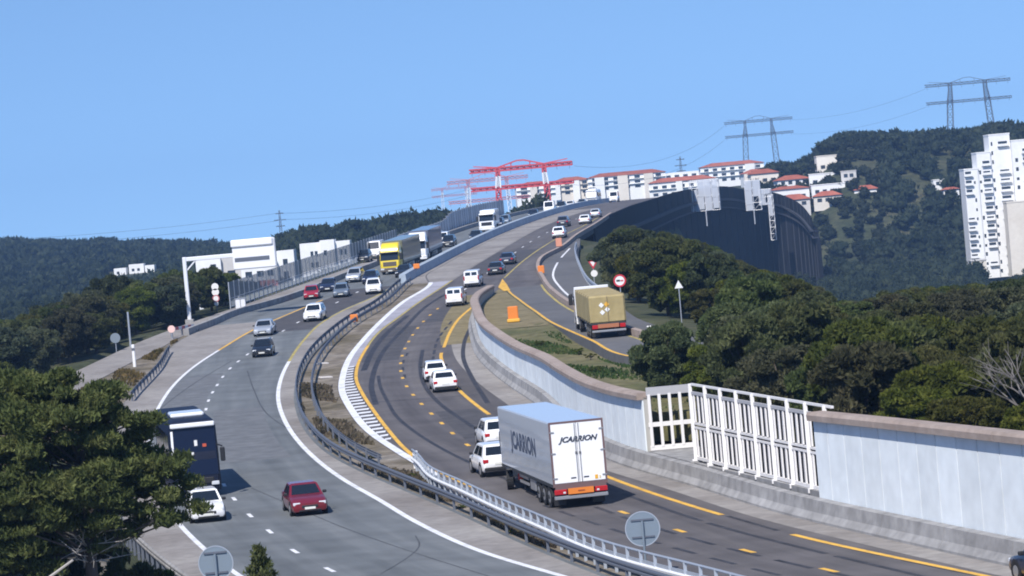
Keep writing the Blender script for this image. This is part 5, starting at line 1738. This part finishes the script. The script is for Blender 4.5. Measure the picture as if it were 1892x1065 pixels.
via_sweep([(-1.4, -6.2), (-1.4, -99), (-2.4, -99), (-2.4, -6.2)], 'pier_netting', DARKNET, 3.0)
for k in range(30):
    s = 3.2 + k * .262
    p = via_pt(s)
    q = via_pt(min(s + .02, 10.99)) - via_pt(s - .02)
    d = Vector((q[0], q[1], 0)).normalized()
    nn = Vector((d.y, -d.x, 0))
    b = Vector((p[0], p[1], 0)) - nn * 1.33
    MB().bar(b + Vector((0, 0, -19)) - VO, b + Vector((0, 0, p[2] - 6.3)) - VO, .22, .22).build('netting_pole', LEDGE, via)
    b2 = Vector((p[0], p[1], 0)) + nn * .06
    MB().bar(b2 + Vector((0, 0, p[2] - 3.3)) - VO, b2 + Vector((0, 0, p[2] - .02)) - VO, .12, .12).build('netting_pole', LEDGE, via)

def scaffold(label, x, y, z0, W, H, D, drop, seed):
    rs = random.Random(seed)
    t = thing('scaffold_tower', label, 'scaffolding', (x, y, z0), R(-12), 'white scaffold towers on the viaduct')
    nx, nz = max(1, round(W / 1.8)), max(2, round(H / 2))
    for i in range(nx + 1):
        for yy in (0, D):
            MB().tube((W * i / nx, yy, 0), (W * i / nx, yy, H), .07, None, 5).build('standard', GALV_WHITE, t)
    for k in range(nz + 1):
        z = H * k / nz
        for yy in (0, D):
            MB().tube((0, yy, z), (W, yy, z), .06, None, 5).build('ledger', GALV_WHITE, t)
        MB().box(0, W, .05, D, z - .05, z).build('deck_board', GALV_WHITE, t)
    for i in range(nx):
        z = H
        while z > H * .1:
            l = rs.uniform(.25, .6) * H
            lo = max(0, z - l)
            if rs.random() < .8:
                MB().box(W * i / nx + rs.uniform(.02, .25), W * (i + 1) / nx - rs.uniform(.02, .25), -.08, -.05, lo, z - .05).build('sheet', SHEET, t)
            z = lo
        for k in range(nz):
            MB().tube((W * i / nx, -.03, H * k / nz), (W * (i + 1) / nx, -.03, H * (k + 1) / nz), .05, None, 4).build('brace', GALV_WHITE, t)
    if drop:
        MB().tube((W * .5, -.2, 0), (W * .5, -.2, -drop), .16, None, 6).build('rubble_chute', SHEET, t)
    return t
scaffold('widest white scaffold tower on top of the dark viaduct', 48.2, 772, 10.6, 7.4, 8.0, 1.6, 4.0, 1)
scaffold('narrow white scaffold post left of the widest tower on the viaduct', 47.4, 764, 10.6, .7, 6.6, .8, 0, 2)
scaffold('middle white scaffold tower on the dark viaduct', 69.0, 855, 9.2, 4.4, 8.6, 1.4, 4.0, 3)
scaffold('rightmost low grey scaffold tower on the viaduct', 74.0, 868, 10.4, 3.6, 4.6, 1.2, 0, 4)
scaffold('long thin white ladder scaffold hanging down the dark viaduct', 77.6, 880, -.2, 1.5, 13.4, .9, 0, 5)

# ------------------------------------------------------------------ fence on the left, noise panels
fence = thing('mesh_fence', 'grey see-through fence on a railing left of the slip road', 'fence', (SLIP_L(339), 339, ZM(339)))
FO = Vector(fence.location)
FENCE_PANE = bpy.data.materials.new('fence_mesh')
FENCE_PANE.use_nodes = True
_n, _l = FENCE_PANE.node_tree.nodes, FENCE_PANE.node_tree.links
_p = _n['Principled BSDF']
_p.inputs['Base Color'].default_value = (.22, .26, .29, 1)
_p.inputs['Roughness'].default_value = .6
_tr = _n.new('ShaderNodeBsdfTransparent')
_mx = _n.new('ShaderNodeMixShader')
_mx.inputs[0].default_value = .55
_l.new(_tr.outputs[0], _mx.inputs[1]); _l.new(_p.outputs[0], _mx.inputs[2]); _l.new(_mx.outputs[0], _n['Material Output'].inputs[0])
y = 331
while y < 432:
    e = y + 2.1
    a = Vector((SLIP_L(y) - .35, y, ZM(y)))
    b = Vector((SLIP_L(e) - .35, e, ZM(e)))
    MB().bar(a - FO + Vector((0, 0, -.5)), a - FO + Vector((0, 0, 2.9)), .1, .1).build('post', GALV, fence)
    up = Vector((0, 0, 1))
    MB().bar(a - FO + up * 2.0, b - FO + up * 2.0, .03, 1.75).build('mesh_panel', FENCE_PANE, fence)
    MB().bar(a - FO + up * 1.05, b - FO + up * 1.05, .08, .08).build('rail', GALV, fence)
    MB().bar(a - FO + up * .12, b - FO + up * .12, .08, .1).build('rail', GALV, fence)
    for j in range(5):
        m_ = a.lerp(b, (j + .5) / 5)
        MB().bar(m_ - FO + up * .1, m_ - FO + up * 1.0, .05, .09).build('baluster', GALV, fence)
    y = e
npan = thing('noise_panels', 'row of grey upright noise panels below the red pylon leg', 'noise barrier', (SLIP_L(450), 450, ZM(450)))
FO = Vector(npan.location)
NOISE = noisy('noise_panel', [(.50, .53, .56), (.62, .65, .68)], .3, 5, .85, rand=.12)
y = 432
while y < 600:
    e = y + 4.2
    a = Vector((SLIP_L(y) - .4, y, ZM(y)))
    b = Vector((SLIP_L(e) - .4, e, ZM(e)))
    up = Vector((0, 0, 1))
    h = 1.9 + 1.0 * smooth(480, 500, y)
    MB().bar(a - FO + up * (h / 2), b.lerp(a, .02) - FO + up * (h / 2), .12, h).build('panel', NOISE, npan)
    MB().bar(a - FO + up * -.3, a - FO + up * (h + .15), .2, .2).build('post', GALV_DARK, npan)
    y = e
# far bank beyond the fence
cab = thing('control_cabinet', 'white roadside cabinet at the near end of the grey fence', 'cabinet', (-29.9, 327.6, ZM(327.6)))
MB().rbox(-.55, .55, -.3, .3, -.2, 1.15, .05).build('body', GALV_WHITE, cab)
MB().box(-.62, .62, -.36, .36, 1.15, 1.22).build('lid', GALV, cab)
MB().box(-.03, .03, -.32, -.29, .1, 1.1).build('door_gap', GALV_DARK, cab)

# ------------------------------------------------------------------ gantry
g = thing('gantry', 'white cantilever gantry carrying a big white sign box over the slip road', 'gantry', (-34.5, 317, ZM(317)))
MB().rbox(-.20, .20, -.22, .22, -.6, 6.75, .05).build('post', GALV_WHITE, g)
MB().rbox(-.45, .45, -.45, .45, -.6, .12, .05).build('footing', CONCRETE, g)
MB().rbox(.10, 6.4, -.16, .16, 6.28, 6.72, .05).build('arm', GALV_WHITE, g)
MB().bar((.15, 0, 5.3), (1.2, 0, 6.35), .14, .14).build('brace', GALV_WHITE, g)
vb = MB().rbox(5.2, 9.8, -.55, .35, 4.9, 8.05, .12).build('sign_box', mat('sign_box_white', (.82, .82, .83), .5), g)
MB().box(5.4, 9.1, -.58, -.545, 5.75, 6.18).build('vent_strip', GALV_DARK, vb)
MB().rbox(5.1, 9.6, -.75, .3, 7.3, 8.1, .12).build('hood', mat('sign_box_white', (.82, .82, .83), .5), vb)

# ------------------------------------------------------------------ road signs
def disc_sign(name, label, x, y, z, zc, r, face, toward, ring=None, rz=0, back=SIGN_BACK, cat='road sign'):
    t = thing(name, label, cat, (x, y, z), rz)
    MB().tube((0, 0, -.6), (0, 0, zc + r * .5), .045, None, 8).build('pole', GALV, t)
    s = -1 if toward else 1
    MB().disc((0, -.07, zc), (0, 1, 0), r, .03, 28).build('plate', face if toward else back, t)
    if ring:
        MB().disc((0, -.092, zc), (0, 1, 0), r, .012, 28, r * .74).build('rim_ring', ring, t)
    return t
for x, y, z, lb in ((4.05, 110.2, 0, 'round grey sign back standing in the median at the bottom edge'), (-10.15, 94.5, 0, 'round grey sign back at the bottom edge left of the small pine')):
    t = thing('road_sign', lb, 'road sign', (x, y, z), 0, 'round sign backs in the foreground')
    zc, k = (1.62, 1) if x > 0 else (3.42, .855)
    MB().disc((0, 0, zc), (0, 1, 0), .64 * k, .03, 36).build('plate', SIGN_BACK, t)
    MB().disc((0, 0, zc), (0, 1, 0), .655 * k, .05, 36, .62 * k).build('edge_rim', GALV, t)
    for dz in (-.3, .34):
        MB().box(-.42 * k, .42 * k, -.06, -.02, zc + dz - .03, zc + dz + .03).build('bracket', GALV_DARK, t)
    MB().tube((0, -.09, -.8), (0, -.09, zc + .3), .045, None, 8).build('pole', SIGN_BACK, t)
t = thing('road_sign', 'pale blue rectangular sign back at the bottom edge beside the pine', 'road sign', (-13.6, 107, 1.0), 0)
MB().box(-.42, .32, -.02, .02, .1, .75).build('plate', mat('pale_blue', (.55, .64, .78), .5), t)
MB().tube((-.05, -.05, -1), (-.05, -.05, .6), .04, None, 6).build('pole', GALV, t)
t = disc_sign('road_sign', 'small round grey sign back on a pole beyond the big pine', -38.0, 283, ZM(283), 1.2, .48, SIGN_BACK, False)
t = thing('marker_post', 'short white marker post beyond the big pine', 'post', (-33.7, 262, ZM(262)), 0)
MB().rbox(-.13, .13, -.1, .1, -.2, 1.9, .05).build('post_body', SIGN_WHITE, t)
MB().box(-.132, .132, -.105, -.1, 1.35, 1.6).build('band', GALV_DARK, t)
t = thing('lamp_pole', 'thin grey pole standing behind the white marker post', 'pole', (-37.0, 286, ZM(286)), 0)
MB().tube((0, 0, -.5), (0, 0, 3.4), .11, .09, 8).build('shaft', GALV, t)
# stack of round boards
t = thing('sign_stack', 'stack of round white signs on one post beneath the gantry', 'road sign', (-33.0, 332, ZM(332)), 0)
MB().tube((0, .1, -.5), (0, .1, 2.9), .06, None, 6).build('pole', GALV_DARK, t)
for z, r, m in ((.55, .24, SIGN_WHITE), (1.15, .40, SIGN_WHITE), (1.85, .40, SIGN_WHITE), (2.45, .40, SIGN_WHITE)):
    p = MB().disc((0, 0, z), (0, 1, 0), r, .04, 20).build('plate', m, t)
    if abs(z - 1.15) < .01:
        MB().disc((0, -.028, z), (0, 1, 0), r, .012, 20, r * .72).build('rim_ring', mat('faded_red', (.5, .16, .18), .6), p)
t = thing('striped_barrier', 'red and white striped board on trestles at the slip road edge', 'barrier', (-33.2, 297, ZM(297)), R(78))
for k in range(8):
    MB().box(-4 + k, -3 + k, -.03, .03, .55, .85).build('stripe', SIGN_WHITE if k % 2 else mat('stripe_red', (.6, .12, .12), .6), t)
for k in (-3.2, 0, 3.2):
    MB().box(k - .06, k + .06, -.08, .08, -.1, .55).build('leg', GALV_DARK, t)
t = disc_sign('road_sign', 'small round red-rimmed sign at the end of the striped board', -33.7, 292.5, ZM(292.5), .95, .36, mat('sign_pinkish', (.8, .55, .5), .6), True, None)
# right side signs
t = disc_sign('road_sign', 'round red-rimmed no overtaking sign beside the khaki lorry', 9.5, 262, ZR(262), 2.05, .56, SIGN_WHITE, True, SIGN_RED)
MB().box(-.30, .02, -.1, -.09, 1.98, 2.14).build('pictogram_car', SIGN_BLACK, t)
MB().box(.06, .32, -.1, -.09, 1.98, 2.10).build('pictogram_car', SIGN_RED, t)
t = thing('road_sign', 'red triangle above a white disc by the pine edge', 'road sign', (8.75, 315, ZR(315)), 0)
MB().tube((0, 0, -.5), (0, 0, 2.4), .05, None, 6).build('pole', GALV, t)
MB().loft([[(-.55, yy, 2.6), (0, yy, 1.65), (.55, yy, 2.6)] for yy in (-.08, -.05)]).build('plate', SIGN_RED, t)
MB().loft([[(-.30, yy, 2.46), (0, yy, 1.94), (.30, yy, 2.46)] for yy in (-.10, -.081)]).build('plate_centre', SIGN_WHITE, t)
MB().disc((.05, -.06, 1.2), (0, 1, 0), .36, .03, 18).build('lower_plate', SIGN_WHITE, t)
t = thing('road_sign', 'small white triangle sign showing between the pines', 'road sign', (12.4, 222, 5.0), 0)
MB().loft([[(-.32, yy, 2.15), (.32, yy, 2.15), (0, yy, 2.75)] for yy in (-.06, -.03)]).build('plate', SIGN_WHITE, t)
MB().tube((0, 0, -2), (0, 0, 2.2), .04, None, 6).build('pole', GALV, t)
t = thing('marker_board', 'tiny white marker by the ramp edge behind the khaki lorry', 'road sign', (9.5, 211, ZR(211)), 0)
MB().rbox(-.22, .22, -.04, .04, .15, .5, .03).build('plate', SIGN_WHITE, t)
MB().tube((0, .05, -.3), (0, .05, .4), .03, None, 6).build('pole', GALV, t)

# orange work-site markers
def work_marker(label, x, y, z, w, h, base=True, m=ORANGE):
    t = thing('work_marker', label, 'road work marker', (x, y, z), 0, 'orange work-site markers')
    MB().rbox(-w / 2, w / 2, -.06, .06, .25, .25 + h, .05).build('board', m, t)
    MB().box(-.05, .05, .06, .1, 0, .3 + h * .6).build('stay', GALV_DARK, t)
    if base: MB().rbox(-w * .62, w * .62, -.3, .3, 0, .28, .06).build('base', ORANGEY, t)
    return t
work_marker('orange board on the median guardrail at the bend', -15.6, 290, ZM(290), .75, .75, False)
work_marker('orange board on the start of the blue-grey central barrier', -11.2, 357.5, ZM(357.5) + .75, .75, .6, False)
work_marker('orange board with a yellow foot on the dry gore behind the wall', -.1, 244, min(ZR(244), ZT(244) - .6) + .03, .85, 1.05)
work_marker('orange board where the brown low barrier bends', 3.5, 341, ZR(341) + .02, .75, .9, False)
work_marker('pinkish orange marker far up the brown low barrier', 6.6, 388, ZR(388) + .3, .8, 1.1, False, mat('pale_orange', (.65, .28, .18), .6))
t = thing('marker_post', 'low white marker block at the end of the steel guardrail', 'post', (R_EDGE(163) - .2, 163.2, ZM(163)), 0)
MB().rbox(-.14, .14, -.14, .14, -.1, .95, .04).build('post_body', SIGN_WHITE, t)
for x, y, lb in ((-13.9, 232, 'white scrap of debris on the bend of the dirt median'), (-15.0, 246, 'pale slab lying on the dirt median above the debris')):
    o = MB().rbox(-.5, .5, -.35, .35, 0, .16, .05).build('debris', mat('debris_white', (.55, .52, .5), .8))
    o.location = (x - 1.2, y, ZM(y) - .02)
    o.rotation_euler = (slope_x(ZM, y, True), .05, .4)
    tag(o, lb, 'debris')

# ------------------------------------------------------------------ pylons and wires
def lattice(p, q, w0, w1, n, r, m, name, t):
    p, q = Vector(p), Vector(q)
    mb = MB()
    d = (q - p).normalized()
    s = Vector((1, 0, 0)) if abs(d.x) < .8 else Vector((0, 0, 1))
    u = Vector((0, 1, 0))
    def corner(f, i):
        w = (w0 + (w1 - w0) * f) / 2
        a, b = ((-1, -1), (1, -1), (1, 1), (-1, 1))[i % 4]
        return p.lerp(q, f) + s * (a * w) + u * (b * w)
    for i in range(4):
        mb.tube(corner(0, i), corner(1, i), r, None, 4)
    for k in range(n):
        f0, f1 = k / n, (k + 1) / n
        for i in range(4):
            mb.tube(corner(f0, i), corner(f1, i + 1), r * .7, None, 3)
            mb.tube(corner(f1, i), corner(f1, i + 1), r * .7, None, 3)
    return mb.build(name, m, t)
def portal_pylon(label, xa, xb, y, zb, zlow, ztop, splay, arm, m_low, m_mid, m_top, group, r=.16, over=None, legw=(2.4, 1.0)):
    t = thing('portal_pylon', label, 'pylon', ((xa + xb) / 2, y, zb), 0, group)
    ox = (xa + xb) / 2
    H1, H2 = zlow - zb, ztop - zb
    for s, x in ((-1, xa - ox), (1, xb - ox)):
        foot = x + s * splay
        lattice((foot, 0, 0), (foot + (x - foot) * H1 / H2, 0, H1), legw[0], legw[0] * .7 + legw[1] * .3, 6, r, m_low, 'leg_lower', t)
        lattice((foot + (x - foot) * H1 / H2, 0, H1), (x, 0, H2 - 2.4), legw[0] * .7 + legw[1] * .3, legw[1], 5, r, m_mid, 'leg_upper', t)
        lattice((x, 0, H2 - 2.4), (x, 0, H2 + .6), legw[1], legw[1], 2, r, m_top, 'leg_head', t)
        # earth-wire horn
        MB().tube((x, 0, H2 + .6), (x + s * arm * .85, 0, H2 + 1.6), r * .9, r * .6, 4).build('horn', m_top, t)
        # insulators
        for k in range(4):
            for zz, hh in ((H1, 1.5), (H2, 1.8)):
                xx = x + s * arm * (k - 1) / 2.2
                MB().tube((xx, 0, zz - .3), (xx, 0, zz - hh), .07, None, 4).build('insulator', m_top if m_top != PYL_RED else PYL_GREY, t)
    lattice((xa - ox - arm, 0, H1), (xb - ox + arm, 0, H1), 1.0, 1.0, 16, r, m_top, 'lower_crossbeam', t)
    lattice((xa - ox - arm, 0, H2), (xb - ox + arm, 0, H2), 1.1, 1.1, 16, r, m_top, 'upper_crossbeam', t)
    mb = MB()
    mx = 0
    mb.tube((xa - ox, 0, H2 + .6), (-1.2, 0, H2 + 2.4), r, None, 4)
    mb.tube((xb - ox, 0, H2 + .6), (1.2, 0, H2 + 2.4), r, None, 4)
    mb.tube((-1.2, 0, H2 + 2.4), (1.2, 0, H2 + 2.4), r, None, 4)
    for f in (.35, .7):
        for s in (-1, 1):
            mb.tube((s * (abs(xa - ox) * (1 - f) + 1.2 * f), 0, H2 + .6 + 1.8 * f), (s * (abs(xa - ox) * (1 - f) + 1.2 * f), 0, H2 + .4), r * .7, None, 3)
    mb.build('top_truss', m_top, t)
    return t
PG = 'portal pylons'
portal_pylon('nearer red and white portal pylon beside the road crest', -1.4, 14.2, 1000, 8, 23.4, 29.6, .9, 9.5, PYL_RED, PYL_WHITE, PYL_RED, PG, .34, legw=(1.7, 1.2))
portal_pylon('second red and white portal pylon left behind the nearer one', -13.0, 1.5, 1120, 8, 20.5, 28.0, .7, 8.0, PYL_WHITE, PYL_WHITE, mat('pylon_pale_red', (.55, .2, .22), .6), PG, .15, legw=(1.5, 1.1))
portal_pylon('faint small red and white portal pylon far left of the other red pylons', -39, -24, 1900, 8, 30, 34.5, .6, 7, PYL_WHITE, PYL_WHITE, mat('pylon_pale_red', (.55, .2, .22), .6), PG, .13, legw=(1.5, 1.1))
portal_pylon('grey portal pylon on the hilltop at the right edge', 198.0, 213.3, 1300, 26, 46.5, 54.2, 1.9, 11, PYL_GREY, PYL_GREY, PYL_GREY, PG, .16, legw=(2.6, 1.5))
portal_pylon('grey portal pylon above the highest red roof', 124.0, 137.4, 1500, 22, 43.6, 50.6, 1.4, 10.5, PYL_GREY, PYL_GREY, PYL_GREY, PG, .15, legw=(2.8, 1.0))
def small_pylon(label, x, y, z0, z1, m=PYL_GREY):
    t = thing('lattice_pylon', label, 'pylon', (x, y, z0), 0, 'small lattice pylons')
    H = z1 - z0
    lattice((0, 0, 0), (0, 0, H), 2.2, .5, 8, .14, m, 'mast', t)
    for f, a in ((.93, 2.2), (.78, 3.2), (.64, 2.4)):
        lattice((-a, 0, H * f), (a, 0, H * f), .4, .4, 6, .10, m, 'cross_arm', t)
small_pylon('small grey lattice pylon standing behind the hilltop flats', 96, 1600, 16, 37.5)
small_pylon('small dark lattice pylon on the left horizon above the white gantry sign', -121, 1600, 4, 27.5)
def wire(label, p, q, sag, r=.09):
    mb = MB()
    p, q = Vector(p), Vector(q)
    last = None
    for k in range(25):
        f = k / 24
        c = p.lerp(q, f) - Vector((0, 0, sag * 4 * f * (1 - f)))
        if last is not None: mb.tube(last, c, r, None, 4)
        last = c
    o = mb.build('power_line', PYL_GREY)
    tag(o, label, 'cable', 'power lines')
for k, (dx, dz) in enumerate(((-2.2, -1.5), (3.2, -5.2))):
    wire('power line sagging across the left sky to the small dark pylon, ' + ('upper one' if k == 0 else 'lower one'), (-300, 1500, 26 + dz + 2), (-121 + dx, 1600, 27.5 + dz), 3)
    wire('power line running from the small dark pylon to the red pylons, ' + ('upper one' if k == 0 else 'lower one'), (-121 + dx, 1600, 27.5 + dz), (-24, 1900, 34 + dz), 3)
for k, (x0, z0, x1, z1) in enumerate(((24.5, 28.5, 113.5, 49.5), (22.5, 22.4, 113.2, 42.5))):
    wire('power line from the red pylon to the grey pylon over the flats, ' + ('upper one' if k == 0 else 'lower one'), (x0, 1000, z0), (x1, 1500, z1), 7, .05)
for k, (z0, z1) in enumerate(((49.6, 53.0), (42.4, 45.2))):
    wire('power line between the two grey pylons on the right, ' + ('upper one' if k == 0 else 'lower one'), (147.8, 1500, z0), (187.0, 1300, z1), 3, .05)

# ------------------------------------------------------------------ the air
hz = MB().box(-1500, 1500, -60, 2300, -40, 75).build('haze', None)
hm = bpy.data.materials.new('haze_air')
hm.use_nodes = True
hn, hl_ = hm.node_tree.nodes, hm.node_tree.links
hn.clear()
ho = hn.new('ShaderNodeOutputMaterial')
hv = hn.new('ShaderNodeVolumePrincipled')
hv.inputs['Color'].default_value = (.34, .58, 1.0, 1)
hv.inputs['Density'].default_value = .00016
hv.inputs['Anisotropy'].default_value = 0.0
hl_.new(hv.outputs[0], ho.inputs['Volume'])
hz.data.materials.append(hm)
tag(hz, 'pale blue air over the whole valley', 'haze', None, 'stuff')
